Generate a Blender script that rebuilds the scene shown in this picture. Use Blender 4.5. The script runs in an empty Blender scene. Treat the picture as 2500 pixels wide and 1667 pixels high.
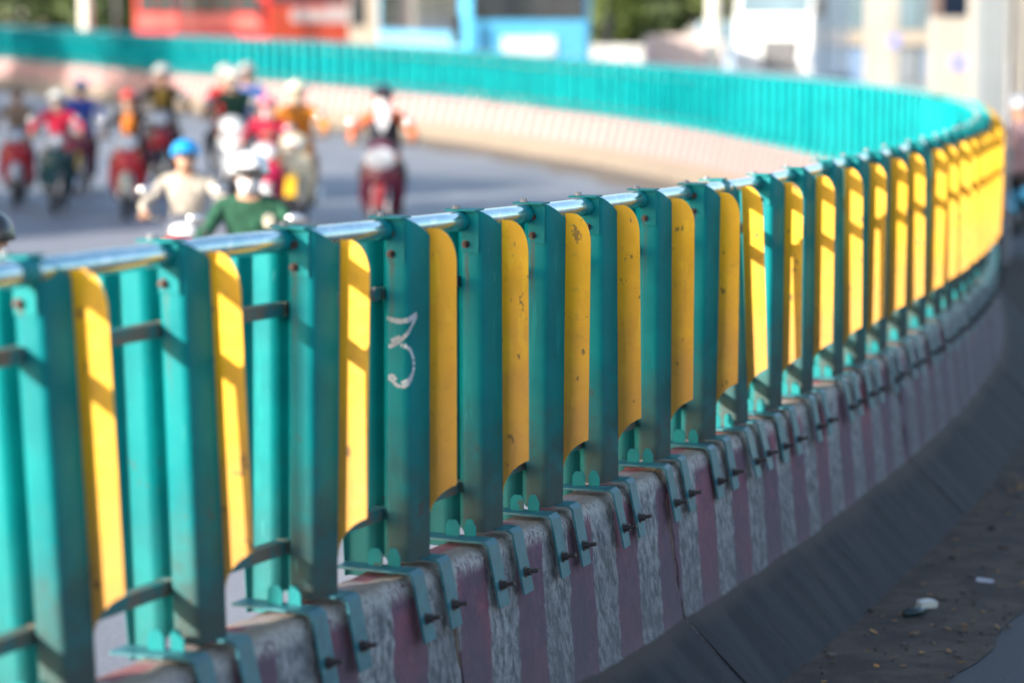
import bpy, bmesh, math, random
import numpy as np
from mathutils import Vector, Matrix

random.seed(7)
SC = bpy.context.scene
COL = SC.collection
R = math.radians

# ------------------------------------------------------------------ camera
ZC = 2.31
cam_d = bpy.data.cameras.new('camera')
cam = bpy.data.objects.new('camera', cam_d)
COL.objects.link(cam)
cam.location = (0, 0, ZC)
cam.rotation_euler = (R(90 - 7.355), 0, 0)
cam_d.sensor_width = 36
cam_d.lens = 90
cam_d.clip_start = 0.05
cam_d.clip_end = 900
cam_d.dof.use_dof = True
cam_d.dof.focus_distance = 8.0
cam_d.dof.aperture_fstop = 1.5
cam_d.dof.aperture_blades = 9
SC.camera = cam

# ------------------------------------------------------------------ sky + sun
SUN = Vector((0.788, 0.616, -0.325)).normalized()      # direction the light travels
world = bpy.data.worlds.new('World')
SC.world = world
world.use_nodes = True
wn = world.node_tree
bg = wn.nodes['Background']
sky = wn.nodes.new('ShaderNodeTexSky')
sky.sky_type = 'NISHITA'
sky.sun_disc = False
sky.sun_elevation = math.asin(-SUN.z)
sky.sun_rotation = math.atan2(-SUN.x, -SUN.y)
sky.air_density = 1.0
sky.dust_density = 1.6
sky.ozone_density = 1.2
wn.links.new(sky.outputs[0], bg.inputs[0])
bg.inputs[1].default_value = 0.15
sun_d = bpy.data.lights.new('sun', 'SUN')
sun_d.energy = 4.6
sun_d.angle = R(0.5)
sun_d.color = (1.0, 0.92, 0.81)
sun = bpy.data.objects.new('sun', sun_d)
COL.objects.link(sun)
sun.rotation_euler = SUN.to_track_quat('-Z', 'Y').to_euler()
sun.location = (-30, -10, 30)

SC.view_settings.view_transform = 'Standard'
SC.view_settings.look = 'None'
SC.view_settings.gamma = 1
SC.view_settings.use_curve_mapping = False
SC.view_settings.exposure = 1.12
SC.cycles.use_denoising = True
SC.cycles.max_bounces = 8

# ------------------------------------------------------------------ materials
class NT:
    def __init__(self, name):
        self.m = bpy.data.materials.new(name)
        self.m.use_nodes = True
        self.t = self.m.node_tree
        self.b = self.t.nodes['Principled BSDF']
    def n(self, typ, **kw):
        nd = self.t.nodes.new('ShaderNode' + typ)
        for k, v in kw.items():
            setattr(nd, k, v)
        return nd
    def l(self, a, b):
        self.t.links.new(a, b)
    def val(self, sock, v):
        if isinstance(v, bpy.types.NodeSocket):
            self.l(v, sock)
        else:
            sock.default_value = v
    def noise(self, vec, scale, detail=3, rough=0.55, dist=0.0):
        nd = self.n('TexNoise')
        nd.inputs['Scale'].default_value = scale
        nd.inputs['Detail'].default_value = detail
        nd.inputs['Roughness'].default_value = rough
        nd.inputs['Distortion'].default_value = dist
        if vec is not None:
            self.l(vec, nd.inputs['Vector'])
        return nd.outputs[0]
    def math(self, op, a, b=0.0, clamp=False):
        nd = self.n('Math', operation=op)
        nd.use_clamp = clamp
        self.val(nd.inputs[0], a)
        self.val(nd.inputs[1], b)
        return nd.outputs[0]
    def ramp(self, x, lo, hi, a=0.0, b=1.0):
        nd = self.n('MapRange', interpolation_type='SMOOTHSTEP')
        self.val(nd.inputs[0], x)
        nd.inputs[1].default_value = lo
        nd.inputs[2].default_value = hi
        nd.inputs[3].default_value = a
        nd.inputs[4].default_value = b
        return nd.outputs[0]
    def mix(self, f, a, b):
        nd = self.n('Mix', data_type='RGBA')
        self.val(nd.inputs[0], f)
        self.val(nd.inputs[6], a if not isinstance(a, tuple) else (*a, 1) if len(a) == 3 else a)
        self.val(nd.inputs[7], b if not isinstance(b, tuple) else (*b, 1) if len(b) == 3 else b)
        return nd.outputs[2]
    def sep(self, vec):
        nd = self.n('SeparateXYZ')
        self.l(vec, nd.inputs[0])
        return nd.outputs
    def comb(self, x, y, z):
        nd = self.n('CombineXYZ')
        self.val(nd.inputs[0], x); self.val(nd.inputs[1], y); self.val(nd.inputs[2], z)
        return nd.outputs[0]
    def scalev(self, vec, s):
        nd = self.n('VectorMath', operation='MULTIPLY')
        self.l(vec, nd.inputs[0])
        nd.inputs[1].default_value = s
        return nd.outputs[0]
    def bump(self, h, strength=0.3, dist=0.01):
        nd = self.n('Bump')
        nd.inputs['Strength'].default_value = strength
        nd.inputs['Distance'].default_value = dist
        self.l(h, nd.inputs['Height'])
        self.l(nd.outputs[0], self.b.inputs['Normal'])
    def objvec(self, rnd=True):
        tc = self.n('TexCoord')
        v = tc.outputs['Object']
        if rnd:
            oi = self.n('ObjectInfo')
            a = self.n('VectorMath', operation='ADD')
            self.l(v, a.inputs[0])
            k = self.math('MULTIPLY', oi.outputs['Random'], 37.0)
            self.l(self.comb(k, k, self.math('MULTIPLY', k, 1.7)), a.inputs[1])
            return v, a.outputs[0]
        return v, v
    def out(self, col=None, rough=None, **kw):
        if col is not None:
            self.val(self.b.inputs['Base Color'], (*col, 1) if isinstance(col, tuple) else col)
        if rough is not None:
            self.val(self.b.inputs['Roughness'], rough)
        for k, v in kw.items():
            self.val(self.b.inputs[k], v)
        return self.m

_cache = {}
def paint(name, col, rough=0.45, metallic=0.0, var=0.12, coat=0.0):
    """painted / plastic / cloth surface with slight procedural variation"""
    key = (name, col, rough, metallic)
    if key in _cache:
        return _cache[key]
    k = NT(name)
    v, vr = k.objvec()
    n = k.noise(vr, 9.0, 4)
    f = k.ramp(n, 0.3, 0.75)
    c = k.mix(f, tuple(x * (1 - var) for x in col), tuple(min(1, x * (1 + var)) for x in col))
    k.out(c, k.ramp(n, 0.2, 0.8, rough * 0.85, min(1, rough * 1.15)), Metallic=metallic)
    if coat:
        k.b.inputs['Coat Weight'].default_value = coat
        k.b.inputs['Coat Roughness'].default_value = 0.08
    _cache[key] = k.m
    return k.m

def teal_paint(name='turquoise_paint', dusty=1.0, albedo=1.0):
    k = NT(name)
    v, vr = k.objvec()
    x, y, z = k.sep(v)
    n1 = k.noise(vr, 5.0, 4)
    n2 = k.noise(k.scalev(vr, (24, 24, 3.0)), 1.0, 5)
    n3 = k.noise(vr, 17.0, 6, 0.65)
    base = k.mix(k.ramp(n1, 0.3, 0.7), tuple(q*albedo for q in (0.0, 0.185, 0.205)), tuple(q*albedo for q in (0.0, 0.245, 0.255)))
    base = k.mix(k.ramp(n2, 0.60, 0.72, 0, 0.35), base, (0.02, 0.36, 0.34))
    # road dust: heaviest on the lower half, ragged upper limit
    lim = k.math('ADD', z, k.math('MULTIPLY', k.math('SUBTRACT', n3, 0.5), 0.42))
    dust = k.math('MULTIPLY', k.ramp(lim, -0.02, 0.46, 0.80 * dusty, 0.0), k.ramp(x, -0.06, -0.02, 0.35, 1.0))
    base = k.mix(dust, base, (0.090, 0.064, 0.050))
    # rust washed down from the bracket bolts
    rx = k.ramp(k.math('ABSOLUTE', k.math('ADD', x, k.math('ADD', 0.018, k.math('MULTIPLY', k.math('SUBTRACT', n3, 0.5), 0.03)))), 0.002, 0.011, 1, 0)
    rz = k.math('MULTIPLY', k.ramp(z, 0.55, 0.82), k.ramp(z, 0.85, 0.87, 1, 0))
    base = k.mix(k.math('MULTIPLY', k.math('MULTIPLY', rx, rz), k.ramp(n1, 0.35, 0.6, 0, 0.6)), base, (0.13, 0.06, 0.03))
    # scuffs where the paint has gone, brownish primer underneath
    chip = k.math('MULTIPLY', k.ramp(k.noise(vr, 11.0, 5, 0.6), 0.66, 0.70), k.ramp(z, 0.10, 0.75, 0.6, 0.0))
    base = k.mix(chip, base, (0.10, 0.065, 0.05))
    scr = k.ramp(k.noise(k.scalev(vr, (60, 60, 9)), 1.0, 2), 0.72, 0.76, 0, 0.35)
    base = k.mix(scr, base, (0.10, 0.42, 0.40))
    k.out(base, k.ramp(dust, 0.0, 0.8, 0.5, 0.8), **{'Specular IOR Level': 0.18})
    k.bump(k.math('ADD', n3, k.math('MULTIPLY', n1, 5.0)), 0.22, 0.004)
    return k.m

def yellow_paint():
    k = NT('yellow_reflective_paint')
    v, vr = k.objvec()
    x, y, z = k.sep(v)
    n1 = k.noise(vr, 6.0, 4)
    n3 = k.noise(vr, 28.0, 6, 0.7)
    base = k.mix(k.ramp(n1, 0.35, 0.7), (0.84, 0.41, 0.004), (0.90, 0.47, 0.006))
    base = k.mix(k.ramp(k.noise(k.scalev(vr, (26, 26, 8)), 1.0, 3), 0.60, 0.66, 0, 0.7), base, (0.94, 0.55, 0.008))
    lim = k.math('ADD', z, k.math('MULTIPLY', k.math('SUBTRACT', n1, 0.5), 0.5))
    dust = k.ramp(lim, 0.12, 0.80, 0.66, 0.0)
    base = k.mix(dust, base, (0.42, 0.215, 0.085))
    base = k.mix(k.ramp(n3, 0.56, 0.68, 0, 0.35), base, (0.45, 0.24, 0.03))
    spot = k.math('MAXIMUM', k.ramp(k.noise(k.scalev(vr, (30, 30, 17)), 1.0, 3, 0.5), 0.66, 0.70, 0, 0.85), k.ramp(k.noise(k.scalev(vr, (12, 12, 7)), 1.0, 6, 0.75), 0.64, 0.68, 0, 0.75))
    base = k.mix(spot, base, (0.16, 0.085, 0.035))
    run = k.math('MULTIPLY', k.ramp(k.noise(k.scalev(vr, (45, 45, 2.2)), 1.0, 4, 0.6), 0.60, 0.70, 0, 0.45), k.ramp(z, 0.3, 0.9, 1.0, 0.2))
    base = k.mix(run, base, (0.36, 0.17, 0.05))
    oi = k.n('ObjectInfo')
    tone = k.ramp(oi.outputs['Random'], 0.0, 1.0, 0.0, 0.28)
    base = k.mix(tone, base, (0.60, 0.30, 0.02))
    k.out(base, 0.45)
    k.bump(k.math('ADD', n3, k.math('MULTIPLY', n1, 5.0)), 0.22, 0.004)
    return k.m

def rail_paint():
    k = NT('glossy_rail_paint')
    v, vr = k.objvec()
    n = k.noise(vr, 9.0, 4)
    base = k.mix(k.ramp(n, 0.4, 0.65), (0.30, 0.50, 0.54), (0.46, 0.62, 0.66))
    base = k.mix(k.ramp(k.noise(k.scalev(vr, (40, 3, 40)), 1.0, 4), 0.58, 0.66, 0, 0.8), base, (0.62, 0.70, 0.72))
    k.out(base, k.ramp(n, 0.3, 0.7, 0.16, 0.30), Metallic=0.8)
    k.b.inputs['Coat Weight'].default_value = 1.0
    k.b.inputs['Coat Roughness'].default_value = 0.1
    return k.m

def concrete_striped():
    k = NT('striped_painted_concrete')
    uv = k.n('UVMap')
    s, w, _ = k.sep(uv.outputs[0])
    zz = k.math('MODULO', w, 10.0)
    tc = k.n('TexCoord')
    ov = tc.outputs['Object']
    wob = k.math('MULTIPLY', k.math('SUBTRACT', k.noise(ov, 16.0, 6, 0.75), 0.5), 0.06)
    ph = k.math('FRACT', k.math('DIVIDE', k.math('ADD', s, wob), 0.425))
    pink = k.math('MULTIPLY', k.ramp(ph, 0.0, 0.03), k.ramp(ph, 0.50, 0.53, 1, 0))
    big = k.noise(ov, 2.3, 4)
    fine = k.noise(ov, 45.0, 6, 0.7)
    streak = k.noise(k.comb(k.math('MULTIPLY', s, 55.0), k.math('MULTIPLY', zz, 5.0), 0.0), 1.0, 5, 0.65)
    grain = k.noise(k.scalev(ov, (90, 90, 22)), 1.0, 5, 0.7)
    med = k.noise(k.scalev(ov, (34, 34, 20)), 1.0, 6, 0.7)
    mot = k.math('ADD', k.math('MULTIPLY', med, 0.82), k.math('MULTIPLY', streak, 0.18))
    white = k.mix(k.ramp(mot, 0.36, 0.62), (0.10, 0.105, 0.115), (0.47, 0.47, 0.48))
    white = k.mix(k.ramp(k.noise(ov, 5.5, 5, 0.7), 0.45, 0.65, 0, 0.5), white, (0.15, 0.15, 0.165))
    white = k.mix(k.ramp(fine, 0.52, 0.66, 0, 0.7), white, (0.12, 0.12, 0.13))
    red = k.mix(k.ramp(mot, 0.35, 0.65), (0.135, 0.075, 0.115), (0.225, 0.11, 0.155))
    red = k.mix(k.ramp(k.noise(ov, 4.7, 5, 0.7), 0.48, 0.62, 0, 0.55), red, (0.12, 0.09, 0.125))
    red = k.mix(k.math('MULTIPLY', k.ramp(big, 0.45, 0.62, 0, 0.85), k.ramp(zz, 0.45, 0.72, 0.25, 1.0)), red, (0.42, 0.11, 0.15))
    red = k.mix(k.ramp(fine, 0.56, 0.68, 0, 0.75), red, (0.07, 0.055, 0.07))
    red = k.mix(k.ramp(med, 0.64, 0.72, 0, 0.5), red, (0.34, 0.27, 0.31))
    c = k.mix(pink, white, red)
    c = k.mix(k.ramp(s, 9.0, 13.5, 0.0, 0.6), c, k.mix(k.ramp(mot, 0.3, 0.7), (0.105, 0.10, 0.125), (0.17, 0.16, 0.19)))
    # grime, rising from the foot
    grime = k.ramp(k.math('ADD', zz, k.math('MULTIPLY', k.math('SUBTRACT', big, 0.5), 0.5)), 0.20, 0.78, 0.60, 0.0)
    c = k.mix(grime, c, (0.115, 0.105, 0.12))
    # bare worn top
    bare = k.ramp(k.math('ADD', zz, k.math('MULTIPLY', k.math('SUBTRACT', fine, 0.5), 0.05)), 0.755, 0.775)
    cb = k.mix(k.ramp(streak, 0.35, 0.65), (0.24, 0.19, 0.15), (0.40, 0.33, 0.27))
    c = k.mix(bare, c, cb)
    # worn pale arris
    edge = k.math('MULTIPLY', k.ramp(zz, 0.715, 0.755), k.ramp(zz, 0.765, 0.785, 1, 0))
    c = k.mix(k.math('MULTIPLY', edge, k.ramp(grain, 0.40, 0.52)), c, (0.50, 0.47, 0.44))
    # splashed, unpainted foot
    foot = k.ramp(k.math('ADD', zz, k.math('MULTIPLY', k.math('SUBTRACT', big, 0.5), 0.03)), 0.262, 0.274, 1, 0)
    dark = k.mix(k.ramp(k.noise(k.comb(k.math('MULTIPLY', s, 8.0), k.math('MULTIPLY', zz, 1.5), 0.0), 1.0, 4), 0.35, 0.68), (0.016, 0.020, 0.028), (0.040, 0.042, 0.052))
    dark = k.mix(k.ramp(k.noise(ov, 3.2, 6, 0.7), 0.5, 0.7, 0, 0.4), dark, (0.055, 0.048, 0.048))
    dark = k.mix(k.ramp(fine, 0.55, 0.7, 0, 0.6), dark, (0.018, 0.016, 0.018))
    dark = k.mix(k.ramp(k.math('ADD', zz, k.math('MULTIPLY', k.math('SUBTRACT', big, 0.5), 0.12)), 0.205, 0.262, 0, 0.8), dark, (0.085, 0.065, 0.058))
    sandy = (0.24, 0.195, 0.15)
    side = k.math('GREATER_THAN', w, 5.0)
    dark = k.mix(side, dark, k.mix(k.ramp(big, 0.4, 0.6), sandy, (0.26, 0.21, 0.16)))
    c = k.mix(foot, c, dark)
    inner = k.mix(pink, (0.37, 0.305, 0.285), (0.34, 0.125, 0.135))
    inner = k.mix(k.ramp(streak, 0.5, 0.7, 0, 0.35), inner, (0.36, 0.30, 0.26))
    c = k.mix(k.math('MULTIPLY', side, k.ramp(zz, 0.262, 0.274)), c, inner)
    k.out(c, 0.85)
    hh = k.math('ADD', k.math('MULTIPLY', fine, 0.5), grain)
    k.bump(hh, 0.8, 0.008)
    return k.m

def ground_mat(name, c1, c2, c3=None, scale=1.5, rough=0.9, fine=60.0, bump=0.4):
    k = NT(name)
    tc = k.n('TexCoord')
    ov = tc.outputs['Object']
    n1 = k.noise(ov, scale, 6, 0.6)
    n2 = k.noise(ov, fine, 4, 0.7)
    c = k.mix(k.ramp(n1, 0.35, 0.65), c1, c2)
    c = k.mix(k.ramp(n2, 0.45, 0.7, 0, 0.4), c, c3 or tuple(x * 0.5 for x in c1))
    k.out(c, k.ramp(n1, 0.3, 0.7, rough * 0.85, rough))
    k.bump(n2, bump, 0.01)
    return k.m

def glass_mat(name, col, rough=0.08):
    k = NT(name)
    _, vr = k.objvec()
    n = k.noise(vr, 1.2, 3)
    k.out(k.mix(k.ramp(n, 0.35, 0.65), tuple(x * 0.8 for x in col), col), rough)
    k.b.inputs['Coat Weight'].default_value = 0.6
    return k.m

def leaf_mat(name, c1, c2):
    k = NT(name)
    gm = k.n('NewGeometry')
    f = gm.outputs['Random Per Island']
    c = k.mix(f, c1, c2)
    k.out(c, 0.6)
    k.b.inputs['Transmission Weight'].default_value = 0.0
    k.b.inputs['Subsurface Weight'].default_value = 0.0
    return k.m

TEAL = teal_paint()
TEAL_FAR_LIT = teal_paint('turquoise_paint_far_lit', 0.1, 1.75)  # less dust, and base colour brightened to stand in for stronger sunlight
TEAL_CLEAN = teal_paint('turquoise_paint_fresh', 0.12, 1.0)
k_ = NT('steel_bracket_paint')
_, vr_ = k_.objvec()
n_ = k_.noise(vr_, 26.0, 4)
STRAP = k_.out(k_.mix(k_.ramp(n_, 0.35, 0.68), (0.022, 0.135, 0.175), (0.055, 0.20, 0.235)), k_.ramp(n_, 0.3, 0.7, 0.28, 0.5))
YELLOW = yellow_paint()
RAIL = rail_paint()
k_ = NT('dusty_rail_bar')
v_, vr_ = k_.objvec()
n_ = k_.noise(vr_, 12.0, 5)
BAR = k_.out(k_.mix(k_.ramp(n_, 0.35, 0.6), (0.02, 0.17, 0.18), (0.15, 0.125, 0.10)), 0.6)
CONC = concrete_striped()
k_ = NT('rusty_bolt_steel')
_, vr_ = k_.objvec()
RUST = k_.out(k_.mix(k_.ramp(k_.noise(vr_, 90.0, 4), 0.4, 0.6), (0.06, 0.035, 0.03), (0.16, 0.10, 0.09)), 0.55, Metallic=0.4)
RUST2 = paint('oily_dark_nut', (0.075, 0.062, 0.065), 0.5, 0.3)
CHALK = paint('chalk_white', (0.55, 0.60, 0.64), 0.95, 0, 0.3)
GREY = paint('bare_grey_metal', (0.30, 0.30, 0.32), 0.5, 0.3)

# ------------------------------------------------------------------ mesh helpers
class MB:
    def __init__(self):
        self.v = []; self.f = []; self.mi = []
    def face(self, idx, m=0):
        self.f.append(tuple(idx)); self.mi.append(m)
    def box(self, x0, x1, y0, y1, z0, z1, m=0, M=None):
        b = len(self.v)
        P = [(x0,y0,z0),(x1,y0,z0),(x1,y1,z0),(x0,y1,z0),(x0,y0,z1),(x1,y0,z1),(x1,y1,z1),(x0,y1,z1)]
        if M is not None:
            P = [tuple(M @ Vector(p)) for p in P]
        self.v += P
        for q in ((0,3,2,1),(4,5,6,7),(0,1,5,4),(1,2,6,5),(2,3,7,6),(3,0,4,7)):
            self.face([b+i for i in q], m)
        return self
    def prism(self, pts, axis, a0, a1, m=0):
        """closed outline pts (2D) extruded along axis 'x','y','z' from a0 to a1"""
        n = len(pts); b = len(self.v)
        def mk(p, a):
            return {'x': (a, p[0], p[1]), 'y': (p[0], a, p[1]), 'z': (p[0], p[1], a)}[axis]
        self.v += [mk(p, a0) for p in pts] + [mk(p, a1) for p in pts]
        self.face(list(range(b, b+n))[::-1], m)
        self.face(list(range(b+n, b+2*n)), m)
        for i in range(n):
            j = (i+1) % n
            self.face((b+i, b+j, b+n+j, b+n+i), m)
        return self
    def tube(self, pts, rad, n=10, m=0, caps=True):
        pts = [Vector(p) for p in pts]
        if not hasattr(rad, '__len__'):
            rad = [rad] * len(pts)
        b = len(self.v)
        prev = None
        for i, p in enumerate(pts):
            t = (pts[min(i+1, len(pts)-1)] - pts[max(i-1, 0)])
            t.normalize()
            if prev is None:
                a = Vector((0,0,1)) if abs(t.z) < 0.9 else Vector((1,0,0))
                e1 = t.cross(a).normalized()
            else:
                e1 = (prev - t * prev.dot(t)).normalized()
            prev = e1
            e2 = t.cross(e1)
            for k in range(n):
                a = 2*math.pi*k/n
                self.v.append(tuple(p + (e1*math.cos(a) + e2*math.sin(a))*rad[i]))
        for i in range(len(pts)-1):
            for k in range(n):
                self.face((b+i*n+k, b+i*n+(k+1)%n, b+(i+1)*n+(k+1)%n, b+(i+1)*n+k), m)
        if caps:
            self.face([b+k for k in range(n)][::-1], m)
            self.face([b+(len(pts)-1)*n+k for k in range(n)], m)
        return self
    def ellip(self, c, r, n=14, k=9, m=0, z0=-1.0, M=None):
        """ellipsoid, cut at normalised height z0"""
        b = len(self.v)
        th0 = math.acos(max(-1, min(1, z0)))
        for i in range(k+1):
            th = th0 * i / k
            for j in range(n):
                ph = 2*math.pi*j/n
                p = Vector((c[0]+r[0]*math.sin(th)*math.cos(ph), c[1]+r[1]*math.sin(th)*math.sin(ph), c[2]+r[2]*math.cos(th)))
                if M is not None:
                    p = M @ p
                self.v.append(tuple(p))
        for i in range(k):
            for j in range(n):
                self.face((b+i*n+j, b+(i+1)*n+j, b+(i+1)*n+(j+1)%n, b+i*n+(j+1)%n), m)
        self.face([b+k*n+j for j in range(n)], m)
        return self
    def loft(self, rings, m=0, caps=True):
        n = len(rings[0]); b = len(self.v)
        for r in rings:
            self.v += [tuple(p) for p in r]
        for i in range(len(rings)-1):
            for k in range(n):
                self.face((b+i*n+k, b+i*n+(k+1)%n, b+(i+1)*n+(k+1)%n, b+(i+1)*n+k), m)
        if caps:
            self.face([b+k for k in range(n)][::-1], m)
            self.face([b+(len(rings)-1)*n+k for k in range(n)], m)
        return self
    def mesh(self, name, mats, smooth=False):
        me = bpy.data.meshes.new(name)
        me.from_pydata(self.v, [], self.f)
        for m in (mats if isinstance(mats, (list, tuple)) else [mats]):
            me.materials.append(m)
        me.polygons.foreach_set('material_index', self.mi)
        bm = bmesh.new(); bm.from_mesh(me)
        bmesh.ops.remove_doubles(bm, verts=bm.verts, dist=1e-6)
        bmesh.ops.recalc_face_normals(bm, faces=bm.faces)
        bm.to_mesh(me); bm.free()
        if smooth:
            me.polygons.foreach_set('use_smooth', [True]*len(me.polygons))
            try:
                me.set_sharp_from_angle(angle=R(smooth if smooth is not True else 40))
            except Exception:
                pass
        me.update()
        return me
    def build(self, name, mats, parent=None, smooth=False, bevel=0.0):
        o = link(name, self.mesh(name, mats, smooth), parent)
        if bevel:
            bv = o.modifiers.new('bevel', 'BEVEL')
            bv.width = bevel; bv.segments = 2; bv.limit_method = 'ANGLE'
        return o

def link(name, me, parent=None):
    o = bpy.data.objects.new(name, me)
    COL.objects.link(o)
    if parent is not None:
        o.parent = parent
    return o
def tag(o, label, cat, group=None):
    o['label'] = label; o['category'] = cat
    if group: o['group'] = group
    return o
def thing(name, label, cat, loc=(0,0,0), rz=0.0, group=None, scale=None):
    o = link(name, None)
    o.location = loc; o.rotation_euler = (0, 0, rz)
    if scale: o.scale = (scale,)*3
    return tag(o, label, cat, group)
def struct(o, kind='structure'):
    o['kind'] = kind
    return o

# ------------------------------------------------------------------ ground profile and the line of the fence
GT = [(-200,.13),(0,.13),(4,.09),(6,.05),(8,-.018),(10,-.07),(12,-.086),(14,-.108),(16,-.125),(20,-.15),(24,-.19),(30,-.235),(36,-.28),(42,-.275),(46,-.24),(50,-.15),(56,-.06),(62,-.02),(66,.02),(72,.1),(78,.18),(90,.3),(110,.4),(600,.4)]
GY = np.array([a for a, b in GT], float); GZ = np.array([b for a, b in GT], float)
def g(y): return float(np.interp(y, GY, GZ))

PATH = [(0,-3.46),(2,-2.51),(4,-1.556),(6,-.664),(8,.166),(10,.954),(12,1.692),(14,2.348),(16,2.90),(18,3.315),(20,3.63),(22,3.87),(24,4.025),(26,4.09),(28,4.085),(30,4.015),(32,3.871),(34,3.684),(36,3.444),(38,3.134),(40,2.733),(42,2.22),(44,1.578),(46,.801),(48,-.104),(50,-1.114),(52,-2.193),(54,-3.305),(56,-4.414),(58,-5.5),(60,-6.559),(62,-7.596),(64,-8.625),(66,-9.663),(68,-10.721),(70,-11.806),(72,-12.918),(74,-14.052),(76,-15.202),(78,-16.361),(80,-17.52),(82,-18.676),(84,-19.824),(86,-20.962),(88,-22.088),(90,-23.202),(92,-24.302),(94,-25.39)]
py = np.array([a for a, b in PATH], float); px = np.array([b for a, b in PATH], float)
ty = np.arange(0, 94.001, 0.05)
def catmull(t):
    i = min(max(int((t - py[0]) / 2), 0), len(py) - 2)
    f = (t - py[i]) / 2
    p0 = px[i-1] if i > 0 else 2*px[0]-px[1]
    p3 = px[i+2] if i + 2 < len(px) else 2*px[-1]-px[-2]
    p1, p2 = px[i], px[i+1]
    return 0.5*((2*p1)+(-p0+p2)*f+(2*p0-5*p1+4*p2-p3)*f*f+(-p0+3*p1-3*p2+p3)*f**3)
tx = np.array([catmull(t) for t in ty])
TS = np.r_[0, np.cumsum(np.hypot(np.diff(tx), np.diff(ty)))]
TS -= np.interp(2.0, ty, TS)             # s = 0 where Y = 2
def at(s):
    """position, tangent, outward normal of the fence line at arc length s"""
    y = float(np.interp(s, TS, ty)); x = float(np.interp(s, TS, tx))
    y2 = float(np.interp(s+.15, TS, ty)); x2 = float(np.interp(s+.15, TS, tx))
    y1 = float(np.interp(s-.15, TS, ty)); x1 = float(np.interp(s-.15, TS, tx))
    t = Vector((x2-x1, y2-y1, 0)).normalized()
    return Vector((x, y, 0)), t, Vector((t.y, -t.x, 0))
def off(s, u, z=0.0, v=0.0):
    p, t, n = at(s)
    q = p + n*u + t*v
    return Vector((q.x, q.y, g(q.y) + z))

WALL_H = 0.78
S_POST = [3.636,4.183,4.749,5.318,5.839,6.330,6.858,7.403,7.931,8.384,8.854,9.380,9.954,10.403,10.927,11.455,12.031,12.566,13.04,13.515,13.945,14.376]
while S_POST[-1] < 102.5:
    S_POST.append(S_POST[-1] + 0.53)
S_POST = [3.636-.54*k for k in (4,3,2,1)] + S_POST
N_BEFORE = 4

# ------------------------------------------------------------------ ground sheets
def ground_sheet():
    ys = sorted(set(list(GY) + list(np.arange(-10, 120, 2.0))))
    ys = [y for y in ys if -200 <= y <= 600]
    xs = [-400,-120,-60,-30,-15,-6,0,6,12,25,60,150,400]
    b = MB()
    for y in ys:
        for x in xs:
            b.v.append((x, y, g(y)))
    n = len(xs)
    for i in range(len(ys)-1):
        for k in range(n-1):
            b.face((i*n+k, i*n+k+1, (i+1)*n+k+1, (i+1)*n+k))
    return b
ASPHALT = ground_mat('worn_asphalt', (0.22,0.23,0.265), (0.30,0.31,0.345), (0.17,0.17,0.19), 0.35, 0.62, 40.0)
struct(ground_sheet().build('road', ASPHALT))
def strip(name, s0, s1, ds, ua, ub, lift, mat, wob=0.0, nu=3, seed=1):
    rr = random.Random(seed)
    b = MB(); k = 0; n = int((s1-s0)/ds)
    for i in range(n+1):
        s = s0 + (s1-s0)*i/n
        w = wob*(math.sin(s*2.1)+.6*math.sin(s*5.3+1)+.5*rr.uniform(-1,1))
        for j in range(nu+1):
            u = ua + (ub + w - ua)*j/nu
            p = off(s, u)
            b.v.append((p.x, p.y, g(p.y)+lift))
    for i in range(n):
        for j in range(nu):
            q = i*(nu+1)+j
            b.face((q, q+1, q+nu+2, q+nu+1))
    return struct(b.build(name, mat))
DIRT = ground_mat('dirty_roadside_soil', (0.055,0.043,0.040), (0.125,0.096,0.082), (0.025,0.020,0.019), 6.0, 1.0, 70.0, 1.0)
SAND = ground_mat('pale_gutter_sand', (0.23,0.19,0.15), (0.17,0.14,0.115), (0.12,0.10,0.085), 0.6, 1.0, 25.0)
strip('dirt_verge', -1.9, 40, 0.25, 0.40, 1.03, 0.008, DIRT, 0.035)
strip('side_lane', -1.9, 60, 0.5, 0.55, 7.0, 0.004, ground_mat('dark_side_asphalt', (0.05,0.055,0.068), (0.075,0.08,0.095), (0.03,0.03,0.035), 0.8, 0.8, 50.0), 0.0, 5)
strip('sand_gutter', -1.9, 103, 0.4, -0.40, -1.55, 0.004, SAND, 0.12)

# ------------------------------------------------------------------ concrete barrier: a wall cast in sections
def wall_profile(fine):
    key = [(0.46,-0.03),(0.445,0.0),(0.17,0.262),(0.160,0.275),(0.090,0.715),(0.083,0.752),(0.060,0.778),(0.045,0.781)]
    pts = []
    for i in range(len(key)-1):
        a, c = key[i], key[i+1]
        L = math.hypot(c[0]-a[0], c[1]-a[1])
        n = max(1, int(L/fine))
        for k in range(n):
            pts.append((a[0]+(c[0]-a[0])*k/n, a[1]+(c[1]-a[1])*k/n))
    pts.append(key[-1])
    return pts + [(-x, z) for x, z in pts[::-1]]
wall = thing('concrete_barrier', 'curved concrete barrier wall painted in pink and white stripes under the fence', 'barrier wall')
S_JOINT0 = 5.318 + 0.14
joints = [S_JOINT0 + 1.86*k for k in range(-4, 60)]
joints = [j for j in joints if -1.9 < j < 103]
nr = random.Random(11)
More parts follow.
